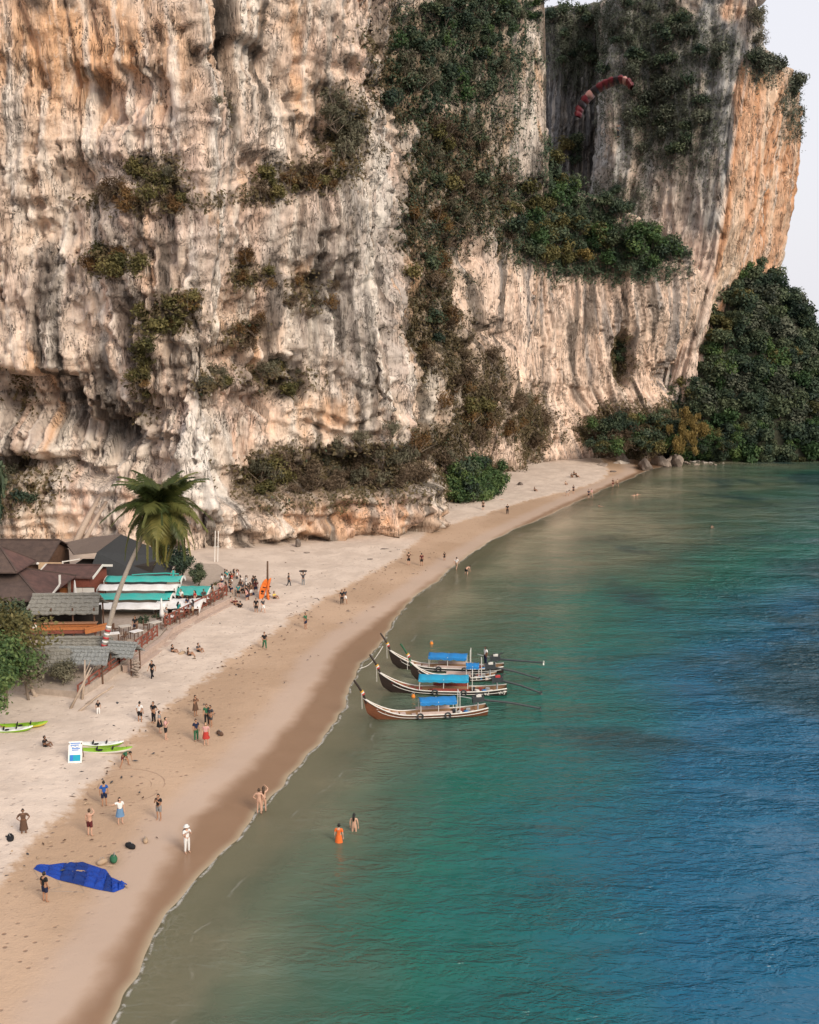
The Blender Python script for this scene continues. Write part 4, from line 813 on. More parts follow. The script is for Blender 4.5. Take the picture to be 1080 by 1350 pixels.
# roof with white trimmed gable
a = PY(62, 745, 117); b = PY(134, 747, 117)
gable('gabled_bar', 'red brown roofed bar with a white trimmed gable end and timber front', ((a.x + b.x) / 2, 117), b.x - a.x, 6.4, 4.55, a.z, R(-3), ROOFR, REDW, .4, trim=TRIM)
c0 = PY(100, 778, 113.4)
for k, (dx, w_, m) in enumerate([(-1.2, .9, ORW), (.4, .7, TRIM), (1.4, 1.2, TRIM)]):
    o = thing('shop_board', ['orange timber board on the bar front', 'small white notice board on the bar front', 'wide white notice board on the bar front beside the gable'][k], 'board', (c0.x + dx, 113.25, c0.z)); mb = MB(); mb.box((0, 0, 0), (w_, .07, .6)); mb.build('board', m, o); mb = MB(); mb.bar((-w_ / 2, -.02, .34), (w_ / 2, -.02, .34), .08); mb.build('top_rail', WOOD, o)
# two tier hipped pavilion on the left
c = PY(-8, 770, 108); pv = thing('two_tier_pavilion', 'dark open pavilion with two tier hipped brown roof and white eave lamps', 'building', (c.x, 108, tz))
for (L, W, e, r, hip, zz) in [(13.2, 11, 3.05, 5.2, 4.6, 0), (6.8, 5.6, 5.25, 7.3, 2.6, 0)]:
    hl, hw, rh = L / 2, W / 2, L / 2 - hip
    for sg in (-1, 1):
        mb = MB(); q = [(-hl, sg * hw, e), (hl, sg * hw, e), (rh, 0, r), (-rh, 0, r)]; mb.slab(q if sg < 0 else q[::-1], .14); mb.build('roof_slope', ROOFB if sg < 0 else ROOFR, pv)
        mb = MB(); q = [(sg * hl, -hw, e - .003), (sg * hl, hw, e - .003), (sg * rh, 0, r - .003)]; mb.slab(q if sg > 0 else q[::-1], .13); mb.build('roof_end', ROOFR, pv)
    for sx in (-1, 1):
        for sy in (-1, 1): mb = MB(); mb.bar((sx * hl, sy * hw, e + .04), (sx * rh, 0, r + .04), .16, .12); mb.build('hip_cap', ROOFB, pv)
for sx in (-1, -.33, .33, 1):
    for sy in (-1, 1): mb = MB(); mb.box((sx * 6.0, sy * 5.0, 1.5), (.24, .24, 3.1)); mb.build('post', mat('grey_post', (.30, .26, .22), .8), pv)
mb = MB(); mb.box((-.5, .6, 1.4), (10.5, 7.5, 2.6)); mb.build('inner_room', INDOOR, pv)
for k in range(9):
    x = -.2 + k * .72; mb = MB(); mb.tube([(x, -5.56, 2.7 + dz) for dz in (0, .05, .12, .2, .24)], [.03, .1, .12, .1, .03], 8); mb.build('eave_lamp', TRIM, pv, True)
for i in range(2): mb = MB(); mb.bar((6.75, -5.3 + i * 5, 2.55 + i * .9), (6.75, -.4 + i * .2, 3.4 + i * 1.0), .1, .2); mb.build('edge_board', TRIM, pv)
rk = thing('shelf_rack', 'small wooden rack standing beside the dark pavilion posts', 'rack', PY(5, 812, 101) - Vector((0, 0, .6)))
for k in range(3): mb = MB(); mb.box((0, 0, .25 + k * .45), (1.5, .4, .07)); mb.build('shelf', mat('worn_wood', (.36, .30, .25), .85), rk)
for sx in (-.7, .7): mb = MB(); mb.box((sx, 0, .6), (.07, .45, 1.3)); mb.build('upright', WOOD, rk)
# thatched hut with orange counter
def thatch_roof(o, L, W, e, r, m=THATCH, name='thatch_slope', rows=5, sag=.12):
    for sg in (-1, 1):
        for k in range(rows):
            f0 = k / rows; f1 = (k + 1) / rows + .06
            def fn(u, v, f0=f0, f1=f1, sg=sg, k=k):
                f = f0 + (f1 - f0) * v; x = (u - .5) * L * (1 - .10 * f); y = sg * (W / 2) * (1 - f); z = e + (r - e) * f - sag * math.sin(math.pi * f) + .10 * (1 - v) + .05 * math.sin(u * 37 + k * 5) * (1 - v) + .03 * math.sin(u * 91 + k)
                return (x, y, z)
            mb = MB(); mb.grid(fn, 34, 3); ob = mb.build(name, m, o); md = ob.modifiers.new('thick', 'SOLIDIFY'); md.thickness = .12
    mb = MB(); mb.tube([((u / 12 - .5) * L * .9, 0, r + .06 + .03 * math.sin(u * 3)) for u in range(13)], .16, 8); mb.build('ridge_roll', m, o)
c = PY(90, 838, 102.5); th = thing('thatched_bar', 'thatched beach bar with a bright orange timber counter', 'building', (c.x, 102.5, tz - .3), R(3))
thatch_roof(th, 7.0, 4.6, 2.55, 3.9)
for sx in (-3, -1, 1, 3):
    for sy in (-1.8, 1.8): mb = MB(); mb.box((sx, sy, 1.5), (.13, .13, 3.1)); mb.build('post', WOOD, th)
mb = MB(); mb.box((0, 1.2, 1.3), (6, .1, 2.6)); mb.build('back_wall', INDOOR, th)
for k in range(3):
    mb = MB(); mb.box((-.05, -1.95, 1.45 - .34 * k), (6.5, .1, .29)); mb.build('counter_board', ORW if k < 2 else REDW, th)
mb = MB(); mb.box((-.05, -2.0, 1.68), (6.7, .5, .09)); mb.build('counter_top', mat('counter_wood', (.38, .20, .12), .5), th)
mb = MB(); mb.bar((2.2, -2.3, 1.15), (4.6, -1.8, 1.6), .22, .16); mb.build('orange_beam', ORW, th)
mb = MB(); mb.bar((2.2, -2.35, .85), (4.5, -1.9, 1.25), .12, .4); mb.build('side_board', ORW, th)
# low thatch roofs
for (px, py, Y, L, W, rz, lab) in [(62, 866, 88, 4.2, 3.6, 8, 'low sagging grey green thatched roof beside the trees'), (112, 862, 89.5, 4.8, 3.4, -3, 'low bluish grey thatched roof beside the palm trunk'), (163, 855, 92, 2.8, 2.6, -12, 'small grey thatched roof right of the palm trunk'), (100, 848, 94, 7.0, 2.2, 2, 'flat faded thatch strip under the orange counter')]:
    p = PY(px, py, Y); o = thing('thatched_shelter', lab, 'shelter', (p.x, Y, tz - .5), R(rz)); zt = p.z - tz + .5
    thatch_roof(o, L, W, zt - .45, zt + .45, mat('bluish_thatch', (.33, .34, .335), .95, .55, 9, .9, (1, 3, 3), (.11, .11, .10)) if 'blu' in lab or 'small' in lab else THATCH, rows=4, sag=.05)
    for sx in (-1, 1):
        for sy in (-1, 1): mb = MB(); mb.tube([(sx * L * .38, sy * W * .33, -.4), (sx * L * .38, sy * W * .33, zt - .2)], .07, 7); mb.build('post', WOOD, o)
# striped awnings
def awning(name, label, x0, x1, y0, y1, z, cols, arch):
    o = thing(name, label, 'awning', ((x0 + x1) / 2, y0, tz)); n = len(cols); hx = (x1 - x0) / 2
    for k, cm in enumerate(cols):
        ya = (y1 - y0) * k / n; yb = (y1 - y0) * (k + 1) / n - .06; zb = z - tz + k * .32
        def fn(u, v, ya=ya, yb=yb, zb=zb): 
            return (hx * (2 * u - 1), ya + (yb - ya) * v, zb + arch * math.sin(math.pi * (.12 + .80 * v)) - .06 * math.sin(math.pi * u * 4) ** 2)
        mb = MB(); mb.grid(fn, 16, 10); ob = mb.build('canvas_strip', cm, o, True); md = ob.modifiers.new('thick', 'SOLIDIFY'); md.thickness = .04
        for sx in (-1, 1):
            mb = MB(); mb.tube([Vector(fn((sx + 1) / 2, v / 10)) + Vector((sx * .03, 0, -.04)) for v in range(11)], .05, 6); mb.build('arch_pipe', TRIM, o)
            mb = MB()     # scalloped end valance
            vs = []; 
            for v in range(11): q = Vector(fn((sx + 1) / 2, v / 10)) + Vector((sx * .05, 0, 0)); vs += [q, q - Vector((0, 0, .18 + .32 * abs(math.cos(v / 10 * math.pi))))]
            mb.add(vs, [(2 * i, 2 * i + 2, 2 * i + 3, 2 * i + 1) for i in range(10)]); ob = mb.build('valance', CANW, o); md = ob.modifiers.new('thick', 'SOLIDIFY'); md.thickness = .02
            mb = MB(); mb.tube([(sx * (hx - .1), ya + .08, -.05), (sx * (hx - .1), ya + .08, zb + .35)], .055, 7); mb.build('post', WOOD, o)
    return o
def awn_px(label, pxl, pxr, ybot, ytop, Y0, Y1, cols):
    a = PY(pxl, ybot, Y0); b = PY(pxr, ybot, Y0); return awning('striped_awning', label, a.x, b.x, Y0, Y1, a.z - .25, cols, .5)
awn_px('large teal and white striped awning over the restaurant tables, beside the palm trunk', 108, 216, 802, 758, 107.5, 118.5, [CANW, TEAL, CANW, TEAL])
awn_px('short teal and white awning next to the large one, by the railing', 203, 262, 801, 766, 108.5, 117.5, [CANW, TEAL])
o = thing('roof_ridge_pipe', 'green pipe frame on top of the teal awning', 'frame', PY(205, 758, 118.7)); mb = MB(); mb.tube([(-2.6, 0, 0), (-1, 0, .12), (1.2, 0, .2), (2.6, 0, .1)], .07, 6); mb.build('pipe', TEAL, o); mb = MB(); mb.box((2.0, 0, .2), (.2, .2, .6)); mb.build('bracket', TEAL, o)
# tables and chairs under the awnings
PLAST = mat('pale_table', (.55, .50, .44), .5); CUSH = mat('dark_cushion', (.05, .06, .05), .8)
def table(loc, rz, k, lab):
    o = thing('dining_table', lab, 'table', loc, rz, 'dining tables on the terrace')
    mb = MB(); mb.box((0, 0, .74), (1.1, .8, .05)); mb.build('table_top', PLAST if k % 2 else CANW, o)
    for sx in (-.45, .45):
        for sy in (-.3, .3): mb = MB(); mb.box((sx, sy, .355), (.06, .06, .71)); mb.build('leg', WOOD, o)
def chair(loc, rz, lab):
    o = thing('dining_chair', lab, 'chair', loc, rz, 'dining chairs on the terrace'); mb = MB(); mb.box((0, 0, .45), (.45, .45, .05)); mb.build('seat', WOOD, o)
    mb = MB(); mb.box((0, .22, .72), (.45, .04, .46)); mb.build('backrest', WOOD, o)
    for sx in (-.19, .19):
        for sy in (-.19, .19): mb = MB(); mb.box((sx, sy, .21), (.045, .045, .42)); mb.build('leg', WOOD, o)
k = 0
for (px, py) in [(165, 835), (180, 842), (205, 830), (222, 822), (235, 815), (245, 805), (255, 800), (268, 798), (280, 790), (150, 845), (225, 805)]:
    p = P(px, py, tz); k += 1; table((p.x, p.y, tz), rr.random(), k, 'small pale topped table on the terrace among chairs' if k % 2 else 'small white topped table on the terrace among chairs')
    for sg in (-1, 1): chair((p.x + sg * .95, p.y + rr.uniform(-.2, .2), tz), sg * -1.57 + rr.uniform(-.3, .3), 'dark wooden chair beside a terrace table')
for k, (px, py) in enumerate([(214, 812), (100, 786)]):
    p = P(px, py + 12, tz); o = thing('folded_parasol', ['folded white parasol between the two awnings', 'folded cream parasol in front of the timber bar'][k], 'parasol', (p.x, p.y, tz)); mb = MB(); mb.tube([(0, 0, 0), (0, 0, 2.7)], .03, 6); mb.build('pole', TRIM, o)
    mb = MB(); mb.tube([(0, 0, z_) for z_ in (.9, 1.2, 1.9, 2.6, 2.75)], [.24, .22, .15, .06, .01], 8); mb.build('cover', CANW, o, True); mb = MB(); mb.box((0, 0, .08), (.45, .45, .14)); mb.build('base', CONC, o)
# driftwood poles
for k, (p0, p1, lab) in enumerate([((92, 935), (120, 880), 'long bare driftwood pole leaning under the palm'), ((108, 925), (112, 870), 'upright forked driftwood trunk beside the sand'), ((118, 895), (135, 860), 'thin pale prop pole against the palm trunk'), ((110, 930), (150, 905), 'driftwood beam lying along the fence'), ((100, 940), (122, 925), 'curved driftwood branch on the sand'), ((88, 905), (120, 902), 'horizontal bleached driftwood rail')]):
    a = GP(*p0); b = PY(*p1, a.y + 1.2); o = thing('driftwood_pole', lab, 'driftwood', a); d = b - a; mb = MB(); mb.tube([(0, 0, -.1), d * .5 + Vector((.1, 0, .1)), d], [.12, .09, .06], 7); mb.build('pole', mat('driftwood', (.40, .31, .24), .9, .3, 5), o, True); mb = MB(); mb.tube([d * .6, d * .75 + Vector((.3, .1, .25)), d * .85 + Vector((.5, .1, .5))], [.05, .035, .015], 6); mb.build('branch', _mats['driftwood'], o, True)
p = GP(42, 918); o = thing('bleached_trunk', 'pale curved tree stump standing on the sand beside the trees', 'driftwood', p); mb = MB(); mb.tube([(.6, -.4, -.1), (.25, -.2, .35), (0, 0, .9), (-.1, 0, 1.7), (-.05, 0, 2.2)], [.2, .16, .15, .14, .09], 8); mb.build('trunk', _mats['driftwood'], o, True); mb = MB(); mb.tube([(.0, 0, .6), (-.4, .1, .3), (-.8, .1, 0)], [.1, .08, .04], 7); mb.build('root', _mats['driftwood'], o, True)
# lamp by the hut
p = PY(45, 826, 99); o = thing('globe_post_lamp', 'white round lamp on a post beside the orange counter', 'lamp', (p.x, 99, tz - .4)); mb = MB(); mb.tube([(0, 0, 0), (0, 0, p.z - tz + .2)], .04, 6); mb.build('pole', WOOD, o); mb = MB(); z0 = p.z - tz + .4; mb.tube([(0, 0, z0 + d) for d in (-.22, -.15, 0, .15, .22)], [.05, .2, .26, .2, .05], 10); mb.build('globe', TRIM, o, True)
# bamboo ladders against the rock
for k, px in enumerate([283, 287]):
    a = GP(px, 742); o = thing('bamboo_pole', 'thin bamboo pole propped against the rock beside the crowd', 'pole', a, 0, 'bamboo poles against the rock'); b = PY(px + 1, 700, a.y + 2.5) - a; mb = MB(); mb.tube([(0, 0, -.2), b], .05, 6); mb.build('pole', TRIM, o); mb = MB(); mb.tube([b * .5 + Vector((-.2, 0, 0)), b * .5 + Vector((.2, 0, 0))], .035, 6); mb.build('rung', TRIM, o)
for (px0, py0, px1, py1, k) in [(96, 712, 131, 655, 0), (108, 708, 140, 662, 1)]:
    a = PY(px0, py0, 134); b = PY(px1, py1, 141.5); o = thing('propped_log', ['thick bare log propped against the cliff behind the roofs', 'thin bare log propped against the cliff behind the roofs'][k], 'log', a); d = b - a; mb = MB(); mb.tube([(0, 0, -1), d * .5 + Vector((.2, 0, 0)), d], [.45 - k * .15, .38 - k * .12, .22], 8); mb.build('trunk', mat('bare_log', (.42, .32, .25), .9, .3, 4), o, True); mb = MB(); mb.tube([d * .7, d * .8 + Vector((.8, 0, .3))], [.12, .05], 6); mb.build('branch', _mats['bare_log'], o, True)
# ================================================================ longtail boats
BLUE = mat('blue_tarp', (.012, .18, .46), .7, .5, 1.6, .5, None, (.02, .12, .30)); BLUE2 = mat('sky_blue_tarp', (.01, .28, .46), .7, .5, 1.6, .5, None, (.03, .20, .33)); HULLB = mat('brown_hull', (.17, .062, .03), .55, .4, 3, .2, (.4, 2, 2)); HULLK = mat('dark_hull', (.035, .024, .02), .5, .4, 3, .2, (.4, 2, 2)); DECKP = mat('pink_deck', (.52, .40, .36), .7, .2); GUNW = mat('white_gunwale', (.66, .63, .58), .6, .2); ENG = mat('engine_metal', (.05, .055, .06), .45, .4); REDD = mat('red_deck', (.26, .055, .04), .7, .3); GREEN = mat('green_paint', (.03, .10, .05), .6); ORNGB = mat('buoy_orange', (.7, .22, .03), .6); STEEL = mat('steel', (.35, .36, .37), .4); PLANK = mat('plank', (.30, .17, .09), .75, .35, 5, .3, (.3, 3, 3))
def longtail(label, bow, stern, hullm, topm, deckm, canopym, can, cscale=1.0, tail=6.0, tail_h=.5, post_m=None, text=None, wheel=True):
    """bow and stern are waterline points; local +x runs from bow to stern"""
    bow = Vector((bow.x, bow.y, 0)); stern = Vector((stern.x, stern.y, 0)); d = stern - bow; L = d.length
    o = thing('longtail_boat', label, 'boat', bow, math.atan2(d.y, d.x)); B = .078 * L * cscale
    def sec(t):
        hb = B * (max(0.0, min(1, t / .42)) ** .7) * (1 - .28 * max(0, (t - .6) / .4) ** 2)
        g = .36 + 1.4 * max(0, 1 - t / .30) ** 2.1 + .30 * max(0, (t - .65) / .35) ** 2
        k = -.35 + .75 * max(0, 1 - t / .12) ** 1.6 + .22 * max(0, (t - .85) / .15) ** 2
        x = -L * .085 * max(0, 1 - t / .30) ** 1.5
        return hb, g, k, x
    N = 26
    def ring(t, inset, zoff):
        hb, g, k, xo = sec(t); hb = max(.03, hb - inset); x = t * L + xo; pts = []
        for a in range(-5, 6):
            f = abs(a) / 5; pts.append((x - (1 - f) * xo * .55, math.copysign(hb * f ** .55, a) if a else 0, k + (g - k) * f ** 1.7 + (zoff * (1 - f))))
        return pts
    for nm, ins, zo, m in (('hull', 0, 0, hullm), ('inner_planking', .06, .12, PLANK)):
        mb = MB(); vs = []; fs = []
        for i in range(N + 1): vs += ring(i / N, ins, zo)
        for i in range(N):
            for j in range(10): q = (i * 11 + j, i * 11 + j + 1, (i + 1) * 11 + j + 1, (i + 1) * 11 + j); fs.append(q)
        if nm == 'hull': fs.append(tuple(N * 11 + j for j in range(11)))
        mb.add(vs, fs); ob = mb.build(nm, m, o, True)
        if nm == 'hull': hull_o = ob
    for sg in (-1, 1):
        mb = MB(); mb.tube([(t * L + sec(t)[3], sg * (sec(t)[0] + .01), sec(t)[1] + .01) for t in [i / N for i in range(N + 1)]], .055, 6); mb.build('gunwale', topm, o, True)
        mb = MB(); mb.tube([(t * L + sec(t)[3] * .7, sg * (sec(t)[0] * .97 + .012), sec(t)[1] * .70 + sec(t)[2] * .30) for t in [i / N for i in range(2, N + 1)]], .03, 5); mb.build('rub_rail', topm, hull_o, True)
    # tall prow post
    mb = MB(); x0 = sec(0)[3]; mb.tube([(x0 + .25, 0, 1.3), (x0, 0, 2.1), (x0 - .38, 0, 2.75), (x0 - .72, 0, 3.25)], [.10, .10, .10, .085], 6); mb.build('prow_post', post_m or HULLK, o)
    for k, (dz, m) in enumerate([(2.05, RED), (2.16, GUNW), (2.27, mat('garland', (.65, .35, .05), .8))]): mb = MB(); mb.tube([(x0 + .02 - k * .05, 0, dz), (x0 - .03 - k * .05, 0, dz + .09)], .15, 8); mb.build('garland', m, o)
    mb = MB(); mb.bar((x0 - .12, -.13, 2.15), (x0 - .10, -.16, .95), .10, .03); mb.build('ribbon', GUNW, o)
    # foredeck planks and benches
    for k in range(4):
        t = .10 + k * .055; hb, g, _, xo = sec(t); mb = MB(); mb.box((t * L + xo, 0, g - .10), (L * .05, hb * 1.75, .05)); mb.build('deck_plank', deckm, o)
    for t in (.36, .44, .52, .60, .68): hb, g, _, _ = sec(t); mb = MB(); mb.box((t * L, 0, g - .22), (.32, hb * 1.8, .05)); mb.build('bench', deckm, o)
    for sg in (-1, 1):
        mb = MB(); hb, g, _, _ = sec(.5); mb.box((L * .53, sg * (hb * .93), g + .14), (L * .30, .04, .24)); mb.build('side_panel', deckm, o)
    if wheel:
        for px_ in (.40, .64):
            mb = MB(); mb.tube([(L * px_ + .22 * math.cos(a), -sec(px_)[0] - .10, sec(px_)[1] - .05 + .22 * math.sin(a)) for a in [i * math.pi / 6 for i in range(13)]], .06, 6); mb.build('tyre_fender', ENG, o)
    # canopy
    t0, t1 = can; z0 = 1.38; hb = sec(.5)[0] * .98
    def cf(u, v): return (L * (t0 + (t1 - t0) * u), hb * (2 * v - 1), z0 + .20 * math.sin(math.pi * v) - .05 * math.sin(math.pi * u * 3) ** 2)
    mb = MB(); mb.grid(cf, 12, 8); ob = can_o = mb.build('canopy', canopym, o, True); md = ob.modifiers.new('thick', 'SOLIDIFY'); md.thickness = .035
    mb = MB(); vs = []
    for u in range(13): q = Vector(cf(u / 12, 0)); vs += [q + Vector((0, -.03, 0)), q + Vector((0, -.06, -.16 - .05 * (u % 2)))]
    mb.add(vs, [(2 * i, 2 * i + 2, 2 * i + 3, 2 * i + 1) for i in range(12)]); ob = mb.build('canopy_skirt', canopym, can_o); md = ob.modifiers.new('thick', 'SOLIDIFY'); md.thickness = .02
    for u in (0.02, .5, .98):
        for sg in (-1, 1): mb = MB(); x = L * (t0 + (t1 - t0) * u); mb.tube([(x, sg * hb * .93, .45), (x, sg * hb * .93, z0 + .02)], .03, 6); mb.build('canopy_post', GUNW, o)
    # engine and long tail
    xe = L * .93; ge = sec(.93)[1]
    mb = MB(); mb.tube([(xe - .1, 0, ge - .4), (xe - .1, 0, ge + .45)], .07, 7); mb.build('engine_mount', STEEL, o)
    e = MB(); e.box((xe, 0, ge + .72), (.75, .42, .42)); e.tube([(xe - .15, .1, ge + .9), (xe - .2, .1, ge + 1.15)], .10, 8); e.tube([(xe + .2, -.1, ge + .9), (xe + .35, -.1, ge + 1.2), (xe + .6, -.1, ge + 1.25)], .05, 6); e.box((xe - .45, 0, ge + .66), (.18, .5, .5)); en = e.build('engine', ENG, o); mb = MB(); mb.box((xe - .05, 0, ge + 1.0), (.4, .34, .14)); mb.build('fuel_tank', RED if text else GUNW, en)
    mb = MB(); mb.tube([(xe - .4, 0, ge + .75), (xe - 1.7, .1, ge + 1.0)], .03, 6); mb.build('tiller', STEEL, o)
    mb = MB(); mb.tube([(xe + .3, 0, ge + .62), (xe + tail * .5, .0, ge + .35 * tail_h + .2), (xe + tail, 0, tail_h)], [.10, .09, .08], 6); mb.build('tail_shaft', ENG, o)
    pr = MB()
    for a in range(3): pr.bar((xe + tail, 0, tail_h), (xe + tail + .05, .22 * math.cos(a * 2.1), tail_h + .22 * math.sin(a * 2.1)), .12, .03)
    pr.build('propeller', GUNW if tail_h > .5 else ENG, o)
    # frame behind the canopy
    for sg in (-1, 1): mb = MB(); mb.tube([(L * (t1 + .03), sg * hb * .7, .4), (L * (t1 + .03), sg * hb * .7, 2.0)], .03, 6); mb.build('stern_frame_post', GUNW, o)
    mb = MB(); mb.tube([(L * (t1 + .03), -hb * .7, 1.95), (L * (t1 + .03), hb * .7, 1.95)], .03, 6); mb.build('stern_frame_bar', GUNW, o)
    if text:
        for tx, t, s_ in text:
            cu = bpy.data.curves.new('lettering', 'FONT'); cu.body = tx; cu.size = s_; cu.extrude = .006; cu.align_x = 'CENTER'
            tmp = bpy.data.objects.new('tmp', cu); COL.objects.link(tmp); me = bpy.data.meshes.new_from_object(tmp.evaluated_get(bpy.context.evaluated_depsgraph_get())); bpy.data.objects.remove(tmp)
            me.materials.append(GUNW); lt = link(bpy.data.objects.new('lettering', me), hull_o); hb_, g_, k_, _ = sec(t); lt.location = (t * L, -hb_ * 1.0 - .012, g_ * .25); lt.rotation_euler = (R(80), 0, 0)
    # loose gear
    for k in range(6):
        x = L * (.72 + .03 * k); mb = MB(); mb.box((x, (-1) ** k * .3, sec(.8)[1] - .12), (.3, .32, .26), k * .7); mb.build('gear_box', [ENG, GUNW, REDD, BLUE, STEEL, DECKP][k], o)
    return o
boats = [
    longtail('brown hulled longtail boat with a blue canopy, moored apart from the dark ones', P(492, 948), P(642, 941), HULLB, GUNW, DECKP, BLUE, (.40, .72), 1.0, 5.0, .25),
    longtail('dark longtail boat with white lettering on its stern and a pale blue canopy', P(512, 912), P(668, 915), HULLK, GUNW, REDD, BLUE2, (.26, .68), 1.0, 3.6, .15, None, [('42', .83, .5), ('V-7', .96, .48)]),
    longtail('narrow longtail boat with a pale deck squeezed between two dark boats', P(548, 896), P(655, 897), HULLK, GUNW, DECKP, BLUE, (.62, .78), .95, 4.2, .2, GREEN),
    longtail('dark green longtail boat with a blue canopy and a white tipped tail', P(524, 881), P(664, 886), HULLK, GUNW, DECKP, BLUE, (.30, .66), 1.0, 4.2, 1.0, HULLK)]
def rope(a, b, sag, label):
    mb = MB(); mb.tube([Vector(a).lerp(Vector(b), i / 12) + Vector((0, 0, -sag * math.sin(math.pi * i / 12))) for i in range(13)], .035, 5); tag(mb.build('mooring_rope', GUNW), label, 'rope')
q = GP(474, 882); rope(PY(505, 852, boats[3].location.y), (q.x, q.y, q.z + .05), .5, 'pale mooring rope from the dark green boat to the wet sand')
for (px, py, lab) in [(569, 849, 'orange buoy floating beyond the dark green boat'), (545, 919, 'orange buoy floating between the brown boat and the dark boat')]:
    p = P(px, py); o = thing('mooring_buoy', lab, 'buoy', p); mb = MB(); mb.tube([(0, 0, z) for z in (-.2, -.12, .05, .2, .27)], [.04, .14, .18, .12, .03], 10); mb.build('float', ORNGB, o, True); mb = MB(); mb.tube([(.12 * math.cos(a), 0, .3 + .08 * math.sin(a)) for a in [i * .6 for i in range(12)]], .02, 5); mb.build('ring', STEEL, o)

# ================================================================ people
def body_mesh(J, seed=0):
    """J: joint positions; grows one continuous skinned body, adds a modelled head and fingered hands"""
    names = ['pelvis', 'spine', 'chest', 'neck', 'hip_l', 'knee_l', 'ank_l', 'toe_l', 'hip_r', 'knee_r', 'ank_r', 'toe_r', 'sh_l', 'el_l', 'wr_l', 'palm_l', 'sh_r', 'el_r', 'wr_r', 'palm_r']
    rad = dict(pelvis=(.150, .112), spine=(.132, .098), chest=(.158, .108), neck=(.052, .055), hip=(.094, .094), knee=(.056, .058), ank=(.038, .042), toe=(.036, .026), sh=(.060, .060), el=(.040, .040), wr=(.027, .025), palm=(.037, .020))
    ed = [(0, 1), (1, 2), (2, 3), (0, 4), (4, 5), (5, 6), (6, 7), (0, 8), (8, 9), (9, 10), (10, 11), (2, 12), (12, 13), (13, 14), (14, 15), (2, 16), (16, 17), (17, 18), (18, 19)]
    me = bpy.data.meshes.new('sk'); me.from_pydata([J[n] for n in names], ed, []); ob = bpy.data.objects.new('sk', me); COL.objects.link(ob)
    sk = ob.modifiers.new('s', 'SKIN'); sk.use_smooth_shade = True; lay = me.skin_vertices[0].data
    for i, n in enumerate(names): lay[i].radius = rad[n.split('_')[0]]; lay[i].use_root = (i == 0)
    ss_ = ob.modifiers.new('u', 'SUBSURF'); ss_.levels = 1; ss_.render_levels = 1
    m2 = bpy.data.meshes.new_from_object(ob.evaluated_get(bpy.context.evaluated_depsgraph_get())); bpy.data.objects.remove(ob)
    V = [v.co.copy() for v in m2.vertices]; Fc = [tuple(p.vertices) for p in m2.polygons]
    segs = [(Vector(J[names[a]]), Vector(J[names[b]]), names[a] + '>' + names[b]) for a, b in ed]
    def near(p):
        best = None
        for a, b, n in segs:
            ab = b - a; t = max(0, min(1, (p - a).dot(ab) / ab.length_squared)); d = (p - a - ab * t).length
            if best is None or d < best[0]: best = (d, n, t)
        return best
    info = [near(v)[1:] for v in V]; nrm = [v.normal.copy() for v in m2.vertices]
    # head: shaped ellipsoid with nose, brow, chin and ears
    nb = Vector(J['neck']); up = Vector(J['headdir']).normalized(); fw = Vector(J['face']); fw = (fw - up * fw.dot(up)).normalized(); rt = fw.cross(up)
    hc = nb + up * .135 + fw * .015; mbh = MB(); nu, nv = 14, 10; hv = []
    for j in range(nv + 1):
        ph = math.pi * j / nv
        for i in range(nu):
            th = 2 * math.pi * i / nu; x = math.sin(ph) * math.cos(th); y = math.sin(ph) * math.sin(th); z = -math.cos(ph)
            r_ = 1.0
            fx, sx = .098, .076
            if z < -.2: fx *= 1 + .1 * z; sx *= 1 + .28 * (z + .2)
            p = fw * (x * fx) + rt * (y * sx) + up * (z * .118)
            if x > .85 and -.35 < z < .05: p += fw * .026                      # nose
            if x > .6 and .05 < z < .30: p -= fw * .006                        # eye sockets
            if abs(y) > .9 and abs(z) < .3: p += rt * math.copysign(.018, y)   # ears
            hv.append(hc + p)
    hf = [(j * nu + i, j * nu + (i + 1) % nu, (j + 1) * nu + (i + 1) % nu, (j + 1) * nu + i) for j in range(nv) for i in range(nu)]
    fm = MB()
    for sd_ in ('l', 'r'):
        w_ = Vector(J['wr_' + sd_]); pm = Vector(J['palm_' + sd_]); d = (pm - w_).normalized(); sdv = d.orthogonal().normalized(); n2 = d.cross(sdv)
        for k in range(4):
            b0 = pm + sdv * (.020 * (k - 1.5)) - d * .01; Lf = (.062, .072, .067, .05)[k]; fm.tube([b0, b0 + d * Lf * .5, b0 + d * Lf * .8 + n2 * .018, b0 + d * Lf * .95 + n2 * .036], [.0095, .009, .008, .006], 5)
        b0 = w_.lerp(pm, .45) + sdv * .024; fm.tube([b0, b0 + sdv * .03 + d * .02, b0 + sdv * .04 + d * .05 + n2 * .01], [.011, .010, .007], 5)
    nb0 = len(V); body = MB(); body.add(V, Fc); body.add(hv, hf); body.add(fm.v, fm.f)
    return dict(body=body, V=V, F=Fc, info=info, nrm=nrm, hv=hv, hf=hf, hc=hc, fw=fw, up=up, rt=rt, J=J)
def cloth(B, sel, infl):
    V, Fc = B['V'], B['F']; keep = [f for f in Fc if all(sel(*B['info'][i]) for i in f)]; ids = sorted({i for f in keep for i in f}); mp = {i: k for k, i in enumerate(ids)}
    mb = MB(); mb.add([V[i] + B['nrm'][i] * infl for i in ids], [tuple(mp[i] for i in f) for f in keep]); return mb
def s_top(n, t): return n in ('pelvis>spine', 'spine>chest', 'chest>sh_l', 'chest>sh_r') or (n == 'chest>neck' and t < .55) or (n.startswith('sh_') and t < .62) or (n.startswith('pelvis>hip') and t < .15)
def s_short(n, t): return n.startswith('pelvis>hip') or (n.startswith('hip_') and t < .72) or (n == 'pelvis>spine' and t < .45)
def s_long(n, t): return s_short(n, t) or n.startswith('hip_') or (n.startswith('knee_') and t < .9)
